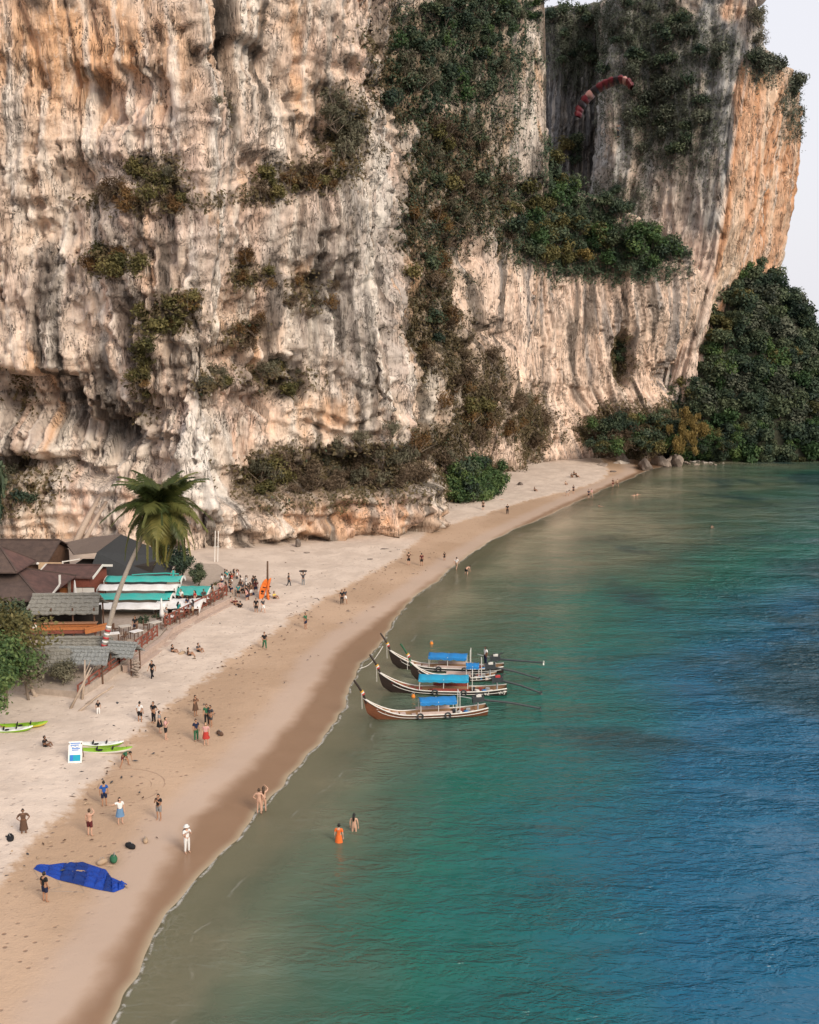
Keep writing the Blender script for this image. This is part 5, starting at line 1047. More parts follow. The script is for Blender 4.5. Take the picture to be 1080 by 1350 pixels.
def s_brief(n, t): return (n.startswith('pelvis>hip')) or (n.startswith('hip_') and t < .12) or (n == 'pelvis>spine' and t < .2)
def s_bra(n, t): return (n == 'spine>chest' and t > .62) or (n == 'chest>neck' and t < .1)
def skirt_mb(J, z_len, flare):
    p = Vector(J['pelvis']); mb = MB(); vs = []; n = 16
    for k in range(6):
        f = k / 5
        for i in range(n): a = 2 * math.pi * i / n; r_ = .165 + flare * f + .018 * math.sin(a * 5) * f; vs.append((p.x + math.cos(a) * r_, p.y + math.sin(a) * r_ * .82, p.z + .10 - z_len * f))
    mb.add(vs, [(k * n + i, k * n + (i + 1) % n, (k + 1) * n + (i + 1) % n, (k + 1) * n + i) for k in range(5) for i in range(n)]); return mb
def hair_mb(B, long_):
    hv = B['hv']; hc, fw, up, rt = B['hc'], B['fw'], B['up'], B['rt']; mb = MB(); keep = []
    for f in B['hf']:
        c = sum((hv[i] for i in f), Vector()) / len(f) - hc; a = c.dot(fw); z = c.dot(up)
        if z > .055 or (a < .02 and z > -.06) : keep.append(f)
    ids = sorted({i for f in keep for i in f}); mp = {i: k for k, i in enumerate(ids)}; mb.add([hc + (hv[i] - hc) * 1.12 for i in ids], [tuple(mp[i] for i in f) for f in keep])
    if long_: b0 = hc - fw * .07; mb.tube([b0 + up * .04, b0 - fw * .03 - up * .08, b0 - fw * .055 - up * .22, b0 - fw * .05 - up * .36], [.075, .085, .075, .03], 8)
    return mb
def joints(pose):
    J = dict(pelvis=(0, 0, .93), spine=(0, .0, 1.10), chest=(0, .005, 1.30), neck=(0, .012, 1.47), headdir=(0, -.05, 1), face=(0, -1, 0))
    for s, sg in (('l', 1), ('r', -1)):
        J['hip_' + s] = (sg * .095, 0, .86); J['knee_' + s] = (sg * .11, -.01, .48); J['ank_' + s] = (sg * .12, .02, .075); J['toe_' + s] = (sg * .14, -.14, .03)
        J['sh_' + s] = (sg * .185, .01, 1.385); J['el_' + s] = (sg * .25, .03, 1.10); J['wr_' + s] = (sg * .25, -.04, .86); J['palm_' + s] = (sg * .25, -.06, .79)
    if pose == 'walk':
        J.update(knee_l=(.10, -.16, .50), ank_l=(.11, -.22, .10), toe_l=(.12, -.38, .06), knee_r=(-.10, .08, .48), ank_r=(-.11, .30, .12), toe_r=(-.12, .18, .03), el_l=(.25, .16, 1.12), wr_l=(.25, .14, .88), palm_l=(.25, .13, .81), el_r=(-.25, -.10, 1.11), wr_r=(-.23, -.24, .90), palm_r=(-.23, -.28, .84))
    elif pose == 'phone':
        for s, sg in (('l', 1), ('r', -1)): J.update({'el_' + s: (sg * .24, -.10, 1.14), 'wr_' + s: (sg * .10, -.26, 1.34), 'palm_' + s: (sg * .06, -.29, 1.40)})
    elif pose == 'armup':
        J.update(el_r=(-.30, -.10, 1.52), wr_r=(-.14, -.12, 1.70), palm_r=(-.08, -.12, 1.74))
    elif pose == 'armout':
        J.update(el_r=(-.42, -.08, 1.34), wr_r=(-.62, -.16, 1.42), palm_r=(-.69, -.18, 1.45))
    elif pose == 'hips':
        for s, sg in (('l', 1), ('r', -1)): J.update({'el_' + s: (sg * .37, .06, 1.14), 'wr_' + s: (sg * .20, -.02, .99), 'palm_' + s: (sg * .15, -.05, .97)})
    elif pose == 'carry':
        for s, sg in (('l', 1), ('r', -1)): J.update({'el_' + s: (sg * .34, -.05, 1.50), 'wr_' + s: (sg * .24, -.03, 1.74), 'palm_' + s: (sg * .20, -.02, 1.79)})
    elif pose == 'bend':
        J.update(pelvis=(0, .10, .86), spine=(0, -.03, .98), chest=(0, -.24, 1.06), neck=(0, -.42, 1.10), headdir=(0, -.8, .45), face=(0, -.5, -.9), knee_l=(.26, -.06, .46), knee_r=(-.26, -.02, .46), ank_l=(.36, .05, .08), ank_r=(-.36, .1, .08), toe_l=(.40, -.11, .03), toe_r=(-.42, -.06, .03), hip_l=(.11, .09, .80), hip_r=(-.11, .09, .80),
                 sh_l=(.18, -.32, 1.08), sh_r=(-.18, -.32, 1.08), el_l=(.26, -.36, .80), el_r=(-.26, -.36, .80), wr_l=(.18, -.50, .60), wr_r=(-.18, -.50, .60), palm_l=(.16, -.53, .53), palm_r=(-.16, -.53, .53))
    elif pose == 'sit':
        d = -.80
        for k, v in list(J.items()):
            if k in ('headdir', 'face'): continue
            J[k] = (v[0], v[1] + .05, v[2] + d)
        J.update(hip_l=(.10, 0, .11), hip_r=(-.10, 0, .11), knee_l=(.17, -.34, .40), knee_r=(-.17, -.36, .38), ank_l=(.13, -.55, .07), ank_r=(-.13, -.58, .07), toe_l=(.14, -.70, .03), toe_r=(-.14, -.73, .03), el_l=(.27, -.05, .36), el_r=(-.27, -.05, .36), wr_l=(.18, -.28, .42), wr_r=(-.18, -.30, .42), palm_l=(.15, -.34, .42), palm_r=(-.15, -.36, .42))
    elif pose == 'lie':
        for k, v in list(J.items()):
            if k in ('headdir', 'face'): continue
            J[k] = (v[0], .93 - v[2] if False else v[2] - .9, .10 + v[1] * .3)
        J.update(headdir=(0, 1, .1), face=(0, .1, 1), toe_l=(.14, -.86, .16), toe_r=(-.14, -.86, .16), knee_l=(.12, -.42, .26))
    elif pose == 'swim':
        J.update(el_l=(.45, -.12, 1.36), el_r=(-.45, -.12, 1.36), wr_l=(.62, -.30, 1.34), wr_r=(-.62, -.30, 1.34), palm_l=(.68, -.34, 1.34), palm_r=(-.68, -.34, 1.34))
    return J
BODY = {p: body_mesh(joints(p)) for p in ('stand', 'walk', 'phone', 'armup', 'armout', 'hips', 'carry', 'bend', 'sit', 'lie', 'swim')}
_cm = {}
def pmesh(pose, part):
    key = (pose, part)
    if key in _cm: return _cm[key]
    B = BODY[pose]
    if part == 'body': mb = B['body']
    elif part == 'hair': mb = hair_mb(B, False)
    elif part == 'long_hair': mb = hair_mb(B, True)
    elif part == 'skirt': mb = skirt_mb(B['J'], .52, .11)
    elif part == 'dress': mb = skirt_mb(B['J'], .62, .09)
    else: mb = cloth(B, {'shirt': s_top, 'shorts': s_short, 'trousers': s_long, 'swim_brief': s_brief, 'bikini_top': s_bra}[part], {'shirt': .018, 'shorts': .024, 'trousers': .02, 'swim_brief': .010, 'bikini_top': .010}[part])
    _cm[key] = mb.mesh(part, True); return _cm[key]
def cl(name, c): return mat('cloth_' + name, c, .85, .22, 6, .1)
CC = dict(black=(.012, .012, .014), navy=(.012, .018, .05), white=(.68, .67, .65), grey=(.22, .22, .22), blue=(.02, .09, .33), denim=(.12, .22, .36), red=(.40, .04, .03), orange=(.75, .15, .03), green=(.03, .12, .06), brown=(.10, .055, .035), maroon=(.10, .018, .02), pink=(.55, .30, .28), yellow=(.65, .50, .10), tan=(.38, .27, .18), teal=(.02, .25, .25), darkgrey=(.05, .05, .055))
SKIN = [mat('skin_tan', (.36, .19, .115), .6, .12, 8, .05), mat('skin_light', (.52, .31, .22), .6, .12, 8, .05), mat('skin_brown', (.17, .085, .05), .6, .12, 8, .05)]
HAIR = [mat('hair_black', (.012, .010, .009), .5), mat('hair_brown', (.06, .035, .02), .5), mat('hair_blond', (.30, .20, .09), .5)]
npers = [0]
PERSON_LOC = {}
def person(loc, pose, rz, label, top=None, bottom=None, skin=0, hair=0, long_=False, scale=1.0, group=None, extra=None):
    o = thing('person', label, 'person', loc, R(rz), group); o.scale = (scale,) * 3; npers[0] += 1
    def part(nm, m, objn=None):
        me = pmesh(pose, nm); ob = link(bpy.data.objects.new(objn or nm, me), o)
        if not me.materials: me.materials.append(m)
        ob.material_slots[0].link = 'OBJECT'; ob.material_slots[0].material = m; return ob
    part('body', SKIN[skin]); part('long_hair' if long_ else 'hair', HAIR[hair], 'hair')
    if top: part(top[0], cl(top[1], CC[top[1]]))
    if bottom: part(bottom[0], cl(bottom[1], CC[bottom[1]]))
    return o
def gp(px, py, pose, rz, label, top, bottom, skin=0, hair=0, long_=False, scale=1.0, group=None):
    p = GP(px, py); return person((p.x, p.y, p.z - .01), pose, rz, label, top, bottom, skin, hair, long_, scale, group)
S = 'shirt'
gp(60, 1189, 'bend' if False else 'stand', 150, 'person in a black top and navy shorts standing at the blue canopy', (S, 'black'), ('shorts', 'navy'))
gp(32, 1102, 'hips', 20, 'person in a brown dress standing on the pale dry sand', (S, 'brown'), ('dress', 'brown'), 2)
gp(119, 1102, 'armup', 160, 'shirtless person in dark maroon shorts with a hand at the head', None, ('shorts', 'maroon'), 1, 1)
gp(138, 1063, 'stand', 200, 'person in a bright blue shirt and navy shorts', (S, 'blue'), ('shorts', 'navy'))
gp(159, 1086, 'armout', 30, 'long haired person in a white top and denim skirt', (S, 'white'), ('skirt', 'denim'), 1, 0, True)
gp(210, 1081, 'phone', -20, 'person in a black shirt and grey shorts holding up a phone', (S, 'black'), ('shorts', 'grey'))
w7 = gp(247, 1124, 'phone', 40, 'person in white clothes and a white hat with a dark backpack', (S, 'white'), ('trousers', 'white'), 1)
mb = MB(); mb.tube([(0, .15, z) for z in (1.0, 1.04, 1.35, 1.42)], [.10, .16, .15, .08], 8); mb.build('backpack', cl('black', CC['black']), w7, True); mb = MB(); mb.tube([(0, 0, z) for z in (1.62, 1.63, 1.64, 1.74, 1.76)], [.19, .19, .12, .11, .03], 12); mb.build('sun_hat', cl('white', CC['white']), w7, True)
gp(342, 1073, 'hips', 170, 'swimmer in dark trunks standing at the water edge beside another', None, ('swim_brief', 'black'), 1, 1)
gp(348, 1070, 'armup', 190, 'swimmer with one arm raised at the water edge', ('bikini_top', 'brown'), ('swim_brief', 'brown'), 1, 1, True)
for (px, py, lab, bt, tp_, lg) in [(447, 1110, 'wader in an orange swimsuit standing in the shallow sea', ('dress', 'orange'), (S, 'orange'), False), (467, 1096, 'wader with long dark hair and a white bikini in the shallow sea', ('swim_brief', 'white'), ('bikini_top', 'white'), True)]:
    p = P(px, py, 0); person((p.x, p.y, -.55), 'stand', 170, lab, tp_, bt, 1, 0, lg)
gp(165, 1011, 'bend', 60, 'person in a green shirt and maroon shorts bending forward with legs apart', (S, 'green'), ('shorts', 'maroon'))
gp(60, 986, 'sit', 80, 'person in black sitting alone on the pale sand', (S, 'black'), ('shorts', 'black'), 2)
gp(185, 953, 'stand', 170, 'person in a white shirt and black shorts seen from behind', (S, 'white'), ('shorts', 'black'))
gp(203, 953, 'hips', -30, 'person in a dark shirt and long black trousers with hands on hips', (S, 'black'), ('trousers', 'black'))
gp(211, 966, 'stand', 100, 'person in a grey shirt and dark skirt standing in a small group', (S, 'grey'), ('skirt', 'black'), 1)
gp(219, 975, 'phone', 90, 'person in a pink top and dark shorts standing in a small group', (S, 'pink'), ('shorts', 'black'), 1)
gp(258, 944, 'phone', 60, 'person in brown with a short skirt on the damp sand', (S, 'brown'), ('skirt', 'brown'))
gp(259, 977, 'stand', 40, 'person in navy shirt and long dark trousers on the damp sand', (S, 'navy'), ('trousers', 'green'))
gp(273, 956, 'stand', 10, 'person in a black green top and black trousers beside another', (S, 'green'), ('trousers', 'black'))
gp(278, 958, 'hips', -40, 'person in dark grey with white bag side beside the black trousers', (S, 'darkgrey'), ('shorts', 'darkgrey'))
gp(272, 982, 'stand', 0, 'person in a pale top and orange red skirt', (S, 'pink'), ('skirt', 'red'), 1, 2, True)
gp(130, 943, 'stand', 30, 'child in a black shirt and white trousers near the driftwood', (S, 'black'), ('trousers', 'white'), 0, 0, False, .72)
gp(201, 896, 'walk', -30, 'person all in black walking below the stone pillar', (S, 'black'), ('trousers', 'black'))
for (px, py, rz, c, lab) in [(228, 862, 80, 'black', 'person in black sitting on the sand against the sea wall'), (249, 866, 100, 'brown', 'person in brown sitting beside a towel near the sea wall'), (262, 860, 60, 'darkgrey', 'person in grey sitting with knees up near the sea wall')]: gp(px, py, 'sit', rz, lab, (S, c), ('shorts', 'black'))
gp(349, 856, 'walk', 20, 'person in black with dark trousers on the boundary of dry and damp sand', (S, 'black'), ('trousers', 'green'))
gp(338, 809, 'stand', 0, 'person in a black top and dark shorts below the orange kayaks', (S, 'black'), ('shorts', 'black'))
gp(347, 809, 'walk', 40, 'person in a dark grey shirt and white shorts below the orange kayaks', (S, 'darkgrey'), ('shorts', 'white'), 1)
gp(403, 829, 'stand', 60, 'person in dark green standing alone on the damp sand', (S, 'green'), ('shorts', 'navy'))
gp(381, 774, 'walk', 90, 'person in dark grey striding across the pale sand', (S, 'darkgrey'), ('trousers', 'darkgrey'))
w_ = gp(400, 773, 'carry', 20, 'person in dark grey carrying a black tray overhead', (S, 'darkgrey'), ('trousers', 'grey'))
p = w_.location; o = thing('carried_tray', 'black round tray held above a head on the pale sand', 'tray', (p.x, p.y, p.z + 1.80)); mb = MB(); mb.tube([(0, 0, z) for z in (0, .02, .06, .07)], [.38, .48, .50, .44], 14); mb.build('tray', cl('black', CC['black']), o); mb = MB(); mb.tube([(0, 0, .06), (0, 0, .16)], [.2, .1], 8); mb.build('load', cl('brown', CC['brown']), o)
gp(362, 790, 'sit', 60, 'person in yellow sitting beside the orange kayaks', (S, 'yellow'), ('shorts', 'black'))
rr = random.Random(33); cols = ['black', 'darkgrey', 'navy', 'black', 'brown', 'grey', 'white', 'red', 'maroon', 'pink', 'teal', 'black', 'darkgrey']
seen = {}
for k in range(34):
    px = rr.uniform(290, 338); py = 762 + rr.random() * 26 + (px - 290) * .18; tc = rr.choice(cols); bc = rr.choice(['black', 'darkgrey', 'navy', 'white', 'brown']); pz = rr.choice(['stand', 'stand', 'phone', 'hips', 'sit', 'walk', 'armup'])
    verb = {'sit': 'sitting', 'walk': 'stepping', 'phone': 'holding a phone', 'armup': 'raising an arm', 'hips': 'with hands on hips', 'stand': 'standing'}[pz]
    gp(px, py, pz, rr.random() * 360, f'person in {tc} shirt and {bc} shorts {verb} in the railing crowd', (S, tc), ('shorts', bc), rr.randrange(3), rr.randrange(2), rr.random() < .4, rr.uniform(.92, 1.05), 'crowd on the sand beside the railing')
gp(305, 797, 'sit', 90, 'person in pink sitting at the foot of the sea wall near the crowd', (S, 'pink'), ('shorts', 'maroon')); gp(311, 799, 'sit', 30, 'person in maroon sitting at the foot of the sea wall near the crowd', (S, 'maroon'), ('shorts', 'black')); gp(317, 803, 'sit', 200, 'person in black sitting apart below the crowd', (S, 'black'), ('shorts', 'black'))
gp(451, 797, 'stand', 20, 'person in black walking close beside a companion in white shorts', (S, 'black'), ('trousers', 'black')); gp(455, 796, 'walk', 30, 'person in dark grey with white shorts close beside a companion', (S, 'darkgrey'), ('shorts', 'white'))
gp(539, 745, 'armup', 180, 'person in brown raising an arm on the damp sand below the shelf', (S, 'brown'), ('shorts', 'black'), 1); gp(556, 746, 'stand', 190, 'person in dark maroon standing on the damp sand below the shelf', (S, 'maroon'), ('shorts', 'black'))
gp(586, 739, 'stand', 200, 'small person in black near the wet sand edge', (S, 'black'), ('shorts', 'black'), 0, 0, False, .7); gp(602, 751, 'walk', 150, 'person in white stepping into the water edge', (S, 'white'), ('shorts', 'tan'), 1); gp(615, 757, 'bend', 120, 'person in dark swimwear bending in the water edge', None, ('shorts', 'black'), 1)
gp(637, 673, 'stand', 0, 'person in brown standing below the deep green bush', (S, 'brown'), ('shorts', 'black'), 1); gp(669, 678, 'stand', 0, 'person in black standing on damp sand below the deep green bush', (S, 'black'), ('trousers', 'black'))
gp(583, 689, 'lie', 70, 'sunbather in dark swimwear lying on the sand by the shelf corner', None, ('shorts', 'black')); gp(659, 660, 'lie', 80, 'sunbather lying on the sand under the deep green bush', ('bikini_top', 'red'), ('swim_brief', 'red'), 1)
gp(705, 648, 'sit', 60, 'person in black sitting on the far pale sand', (S, 'black'), ('shorts', 'black'))
for k, (px, py, pz) in enumerate([(754, 630, 'sit'), (757, 627, 'sit'), (760, 630, 'sit')]): gp(px, py, pz, 50 * k, 'person in dark clothes sitting in a huddle on the far sand', (S, 'black'), ('shorts', 'black'), 0, 0, False, 1.15, 'huddle on the far sand')
for (px, py, pz, tc, bc, lab) in [(748, 654, 'bend', 'white', 'white', 'person in white bending on the far damp sand'), (756, 651, 'stand', 'black', 'black', 'person in black standing on the far damp sand'), (776, 657, 'stand', 'navy', 'black', 'person in navy at the far water edge'), (780, 656, 'walk', 'pink', 'tan', 'person in pink at the far water edge'), (808, 642, 'stand', 'brown', 'maroon', 'person in brown at the far end of the waterline'), (814, 642, 'walk', 'tan', 'brown', 'person in tan at the far end of the waterline'), (746, 640, 'sit', 'tan', 'tan', 'person in tan sitting between the far huddle and the water')]: gp(px, py, pz, 30, lab, (S, tc), ('shorts', bc), 1)
for k, (px, py) in enumerate([(836, 654), (840, 653), (938, 696), (790, 668)]):
    p = P(px, py, 0); person((p.x, p.y, -1.25), 'swim', 40 * k, ['swimmer with head and shoulders out of the water near the far rocks', 'second swimmer close beside another near the far rocks', 'lone swimmer far out in the dark green water', 'swimmer low in the water off the far sand'][k], None, ('swim_brief', 'black'), 1)
b1 = boats[3]; person(b1.matrix_basis @ Vector((b1.location.length * 0 + 8.0, 0, .62)), 'stand', -60, 'boatman in a white shirt standing at the stern of the dark green boat', (S, 'white'), ('trousers', 'navy'), 2)
# restaurant guests
for k, (px, py) in enumerate([(170, 838), (212, 826), (228, 818), (240, 810), (250, 802), (262, 800), (274, 793), (284, 788), (247, 815), (232, 800)]):
    p = P(px, py, tz); person((p.x + .4, p.y + .9, tz), ['stand', 'hips', 'phone'][k % 3], k * 77, f'guest in a {cols[(k * 5) % 13]} shirt standing among the terrace tables behind the railing', (S, cols[(k * 5) % 13]), ('shorts', ['navy', 'black', 'tan'][k % 3]), k % 3, k % 2, k % 2 == 0, 1.0, 'guests on the terrace')

# ================================================================ things on the sand
# blue canopy spread on the sand
pts = [GP(*q) for q in [(44, 1146), (95, 1136), (140, 1146), (148, 1156), (168, 1166), (150, 1177), (128, 1172), (75, 1160)]]
cx = sum((p.x for p in pts)) / 8; cy = sum((p.y for p in pts)) / 8; czz = float(sand_z(cx, cy)); o = thing('blue_canopy', 'crumpled bright blue parachute canopy spread on the damp sand', 'parachute', (cx, cy, czz))
lft = [GP(44, 1146), GP(75, 1160), GP(105, 1167), GP(128, 1173), GP(150, 1177), GP(163, 1172)]; rgt = [GP(47, 1143), GP(82, 1138), GP(110, 1137), GP(140, 1147), GP(147, 1157), GP(168, 1166)]
def ip(l, u): f = u * (len(l) - 1); k = min(int(f), len(l) - 2); return l[k].lerp(l[k + 1], f - k)
CELL = [mat('canopy_blue', (.006, .045, .30), .5, .35, 3, .3), mat('canopy_navy', (.004, .028, .17), .5, .35, 3, .3)]
for c in range(9):
    def fn(u, v, c=c):
        uu = (c + u) / 9; p = ip(rgt, uu).lerp(ip(lft, uu), v); e = math.sin(math.pi * v) ** .5 * math.sin(math.pi * u) ** .5
        z = .02 + e * (.10 + .13 * float(pn(uu * 9, v * 3, 3))) + .10 * float(pn(uu * 22, v * 7, 4)) * e + .05 * float(pn(uu * 50, v * 18, 5)) * e + .05 * math.sin(v * 26 + uu * 12 + c) * e
        return (p.x - cx, p.y - cy, float(sand_z(p.x, p.y)) - czz + z)
    mb = MB(); mb.grid(fn, 7, 26); mb.build('canopy_cell', CELL[1 if c in (2, 3, 6) else 0], o, True)
for k in range(3): mb = MB(); a = lft[k] - Vector((cx, cy, czz)); mb.tube([a + Vector((0, 0, .06)), a + Vector((.5, -.8, .03)), GP(62, 1186) - Vector((cx, cy, czz)) + Vector((0, 0, .5))], .007, 4); mb.build('suspension_line', cl('grey', CC['grey']), o)
def bag(px, py, lab, c, s=1.0, lie=True):
    p = GP(px, py); o = thing('bag', lab, 'bag', p, rr.random() * 6); o.scale = (s,) * 3; mb = MB(); mb.tube([(x, 0, .14 + .03 * math.sin(x * 9)) for x in (-.34, -.28, -.1, .1, .28, .34)], [.05, .14, .19, .18, .13, .04], 9); mb.build('bag_body', cl(c, CC[c]), o, True); mb = MB(); mb.tube([(-.15, 0, .3), (-.08, .05, .42), (.08, .05, .42), (.15, 0, .3)], .015, 5); mb.build('handle', cl('grey', CC['grey']), o)
for a in [(150, 1136, 'dark green bag beside the blue canopy', 'green', 1.2), (135, 1139, 'small tan bag beside the blue canopy', 'tan', .9), (172, 1118, 'black bag lying alone on the damp sand', 'black', 1.0), (192, 1110, 'pale bag lying alone on the damp sand', 'tan', .8), (14, 1108, 'black bag beside the person in a brown dress', 'black', 1.1), (325, 783, 'black bag at the edge of the crowd', 'black', 1.4), (332, 786, 'navy bag at the edge of the crowd', 'navy', 1.4), (290, 969, 'dark bundle on the damp sand beside the group', 'brown', 1.0), (240, 864, 'tan towel roll beside the sea wall sitters', 'tan', 1.2), (155, 930, 'small dark bag on the pale sand below the fence', 'darkgrey', .8)]: bag(*a)
# kayaks
def kayak(name, label, loc, L, W, rz, c1, c2, rot=None):
    o = thing(name, label, 'kayak', loc, R(rz), None, rot)
    def sec(t): return W / 2 * (math.sin(math.pi * min(1, max(0, t))) ** .55 + .02), .12 * (abs(2 * t - 1) ** 2.5)
    for part, lo, hi, m in (('hull', -1, 0, c2), ('deck', 0, 1, c1)):
        mb = MB()
        def fn(u, v, part=part):
            hb, rk_ = sec(u); a = math.pi * v
            if part == 'hull': return ((u - .5) * L, -hb * math.cos(a), .26 + rk_ - .24 * math.sin(a) * min(1, hb / W * 3))
            dip = .15 * math.exp(-((u - .42) / .10) ** 2) * math.sin(a) ** 2 + .10 * math.exp(-((u - .70) / .08) ** 2) * math.sin(a) ** 2
            return ((u - .5) * L, -hb * math.cos(a), .265 + rk_ + .09 * math.sin(a) - dip)
        mb.grid(fn, 28, 10); mb.build(part, m, o, True)
    for u in (.42, .70): mb = MB(); mb.box(((u - .5) * L, 0, .22), (.34, W * .5, .05)); so_ = mb.build('seat', cl('black', CC['black']), o); mb = MB(); mb.box(((u - .5) * L - .2, 0, .36), (.05, W * .5, .24)); mb.build('seat_back', cl('black', CC['black']), so_)
    for u in (.1, .9): mb = MB(); mb.tube([((u - .5) * L, -.08, .40), ((u - .5) * L, 0, .46), ((u - .5) * L, .08, .40)], .015, 5); mb.build('grab_handle', cl('black', CC['black']), o)
    return o
KG = mat('kayak_lime', (.22, .40, .03), .4, .15); KW = mat('kayak_white', (.70, .70, .66), .4, .1); KO = mat('kayak_orange', (.66, .16, .03), .45, .15); KY = mat('kayak_yellow', (.55, .48, .06), .4, .15)
kayak('kayak', 'lime green and white kayak lying beside the blue sign', GP(138, 993), 3.9, .85, 4, KG, KW); kayak('kayak', 'white kayak with dark seats behind the lime green one', GP(132, 985), 3.4, .8, 3, KW, KG)
kayak('kayak', 'lime green kayak half under the leafy green tree', GP(32, 960), 3.4, .85, 12, KG, KY); kayak('kayak', 'white and lime kayak tucked under the tree branches', GP(14, 966), 3.2, .8, 10, KW, KG)
op = GP(350, 790); post = thing('dark_post', 'tall dark post standing in the sand behind two orange kayaks', 'post', (op.x + .2, op.y + .6, op.z)); mb = MB(); mb.tube([(0, 0, -.3), (0, 0, 2.0), (.05, 0, 4.2)], [.13, .12, .09], 8); mb.build('pole', cl('brown', CC['brown']), post, True); mb = MB(); mb.box((0, 0, .12), (.5, .5, .25)); mb.build('base_block', WOOD, post)
for k, (dx, tl) in enumerate([(-.35, 72), (.15, 66)]): kayak('kayak', ['orange kayak standing on end against the dark post', 'orange kayak leaning lower against the dark post'][k], (op.x + dx, op.y - .1, op.z + 1.15), 2.6, .75, 0, KO, KO, (R(90), R(-tl), R(35 + 50 * k)))
# sign board
p = GP(100, 1006); sg = thing('sign_board', 'white standing sign board with blue and teal printed panels', 'sign', p, R(6)); sg.scale = (.92,) * 3
mb = MB(); mb.box((0, 0, .85), (1.0, .06, 1.6), 0, Matrix.Rotation(R(-24), 3, 'X')); mb.build('panel', KW, sg)
SB = mat('sign_blue', (.03, .16, .50), .5, .1); ST = mat('sign_teal', (.01, .30, .42), .5, .15); SM = Matrix.Rotation(R(-24), 3, 'X')
def onsign(x, z, w_, h_, m, nm, dy=-.034): mb = MB(); mb.box(Vector((0, 0, .85)) + SM @ Vector((x, dy, z)), (w_, .008, h_), 0, SM); mb.build(nm, m, sg)
onsign(0, -.42, .80, .46, ST, 'printed_picture'); onsign(-.24, -.42, .2, .46, SB, 'printed_picture', -.041)
for k, (x, z, w_) in enumerate([(0, .66, .72), (-.05, .52, .6), (.06, .28, .62), (0, .16, .5)]): onsign(x, z, w_, .07, SB, 'printed_line')
for sgn, x in ((1, -.25), (-1, -.09), (1, .07), (-1, .23)): mb = MB(); mb.bar(Vector((0, 0, .85)) + SM @ Vector((x - .08 , -.036, .40 + sgn * .06)), Vector((0, 0, .85)) + SM @ Vector((x + .08, -.036, .40 - sgn * .06)), .05, .008); mb.build('printed_stroke', SB, sg)
for sx in (-.45, .45): mb = MB(); mb.bar((sx, .9, -.02), (sx, .18, 1.5), .05); mb.build('support_leg', WOOD, sg)
# low sand furniture
for k, (px, py, lab) in enumerate([(243, 869, 'pale beach mat with dark edges in front of the sea wall sitters'), (232, 858, 'striped beach mat against the sea wall')]):
    p = GP(px, py); o = thing('beach_mat', lab, 'mat', p, R(15)); mb = MB(); mb.box((0, 0, .05), (2.0, .8, .05)); mb.build('mat_sheet', cl(['tan', 'grey'][k], CC[['tan', 'grey'][k]]), o)
    for sy in (-.36, .36): mb = MB(); mb.box((0, sy, .085), (2.02, .1, .02)); mb.build('edge_stripe', cl('black', CC['black']), o)
# ring raked in the sand
p = GP(165, 1036); mb = MB(); mb.tube([(p.x + 2.5 * math.cos(a) * (1 + .03 * math.sin(3 * a)), p.y + 2.7 * math.sin(a), float(sand_z(p.x + 2.5 * math.cos(a), p.y + 2.7 * math.sin(a))) - .05) for a in [i * math.pi / 30 for i in range(58)]], .09, 6); RS = mat('raked_sand', (.36, .245, .17), .95, .25, 4, .5); tag(mb.build('raked_sand_ring', RS, None, True), 'low ring of raked sand on the damp beach', kind='structure')
mb = MB(); mb.tube([(p.x + 1.7 * math.cos(a), p.y + 1.6 * math.sin(a), float(sand_z(p.x + 1.7 * math.cos(a), p.y + 1.6 * math.sin(a))) - .03) for a in [i * math.pi / 20 for i in range(30)]], .075, 6); tag(mb.build('raked_sand_ridge', RS, None, True), 'inner curved ridge of raked sand', kind='structure')

# litter too small to pick apart: husks, twigs and weed along the dry sand
lr = random.Random(8); mb = MB()
for k in range(420):
    Y = lr.uniform(52, 150); lo = float(np.interp(Y, _dy, _dx)); X = lo + lr.gauss(0, 1.2) if lr.random() < .45 else lo - lr.uniform(0, 14) if lr.random() < .6 else lo + lr.uniform(0, 7)
    if X < -25 or X > float(shore_x(Y)) - 1.5: continue
    z = float(sand_z(X, Y)) + .10; a = lr.random() * 6.28; L_ = lr.uniform(.08, .30); w_ = lr.uniform(.03, .09); d = Vector((math.cos(a), math.sin(a), 0)) * L_; n_ = Vector((-math.sin(a), math.cos(a), 0)) * w_; c = Vector((X, Y, z))
    mb.cm = lr.randrange(3); mb.add([c - d, c - n_, c + d, c + n_, c + Vector((0, 0, w_ * .9))], [(0, 1, 4), (1, 2, 4), (2, 3, 4), (3, 0, 4)])
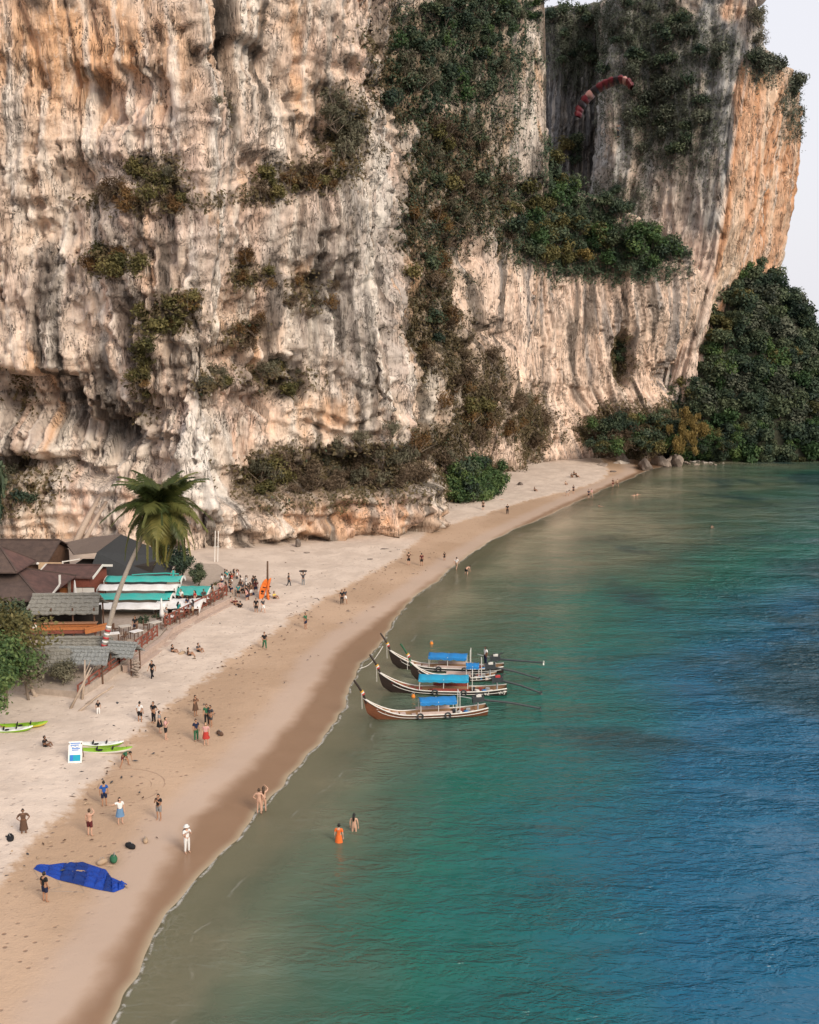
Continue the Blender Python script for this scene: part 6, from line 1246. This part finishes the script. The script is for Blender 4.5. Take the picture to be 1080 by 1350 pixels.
tag(mb.build('beach_litter', [cl('brown', CC['brown']), cl('tan', CC['tan']), cl('darkgrey', CC['darkgrey'])]), 'scattered husks, twigs and weed on the sand', 'litter', kind='stuff')

# ================================================================ canopy flyer
A0 = PY(797, 150, 168); fl = thing('paraglider_canopy', 'dark red patterned parachute canopy flying in front of the grey tower', 'parachute', A0, R(-18)); m = 168 / F
CR = mat('canopy_red', (.10, .010, .014), .5, .3); CK = mat('canopy_black', (.02, .012, .014), .5, .3); CW = mat('canopy_pale', (.34, .17, .15), .5, .2)
arc = [(-33, -2), (-31, 8), (-24, 18), (-14, 27), (-2, 34), (10, 38), (20, 39), (28, 36), (33, 29)]
def ap(u): f = u * (len(arc) - 1); k = min(int(f), len(arc) - 2); a, b = arc[k], arc[k + 1]; f -= k; return Vector(((a[0] + (b[0] - a[0]) * f) * m, 0, (a[1] + (b[1] - a[1]) * f) * m))
NC = 14
for c in range(NC):
    def fn(u, v, c=c):
        uu = (c + u) / NC; q = ap(uu); t_ = (ap(min(1, uu + .02)) - ap(max(0, uu - .02))).normalized(); n_ = Vector((-t_.z, 0, t_.x)); a = 2 * math.pi * v
        ch = 1.4 * (1 - .25 * abs(2 * uu - 1) ** 3); y = -ch * math.cos(a); th = .66 * (.6 + .4 * math.sin(math.pi * u)) * math.sin(a) * (1 - .55 * (math.cos(a) * -.5 + .5)) 
        q = q + n_ * (th - y * .16); return (q.x, y, q.z)
    mb = MB(); mb.grid(fn, 4, 14); mb.build('canopy_cell', [CR, CR, CK, CR, CW, CK, CR][c % 7] if c < 11 else [CW, CR, CR][c - 11], fl, True)
jp = PY(815, 172, 167.5); hb = jp - A0; hb = Matrix.Rotation(R(18), 3, 'Z') @ hb
for k in range(8):
    q = ap(.06 + .88 * k / 7); mb = MB(); mb.tube([q + Vector((0, -.3, -.15)), hb + Vector((.1 if k > 3 else -.1, 0, .55))], .008, 4); mb.build('suspension_line', CK, fl)
person(jp - Vector((0, 0, .55 + .4)), 'carry', 30, 'jumper in dark clothes and a white helmet hanging below the red canopy', (S, 'darkgrey'), ('trousers', 'black'))
o = bpy.data.objects[-1] if False else None
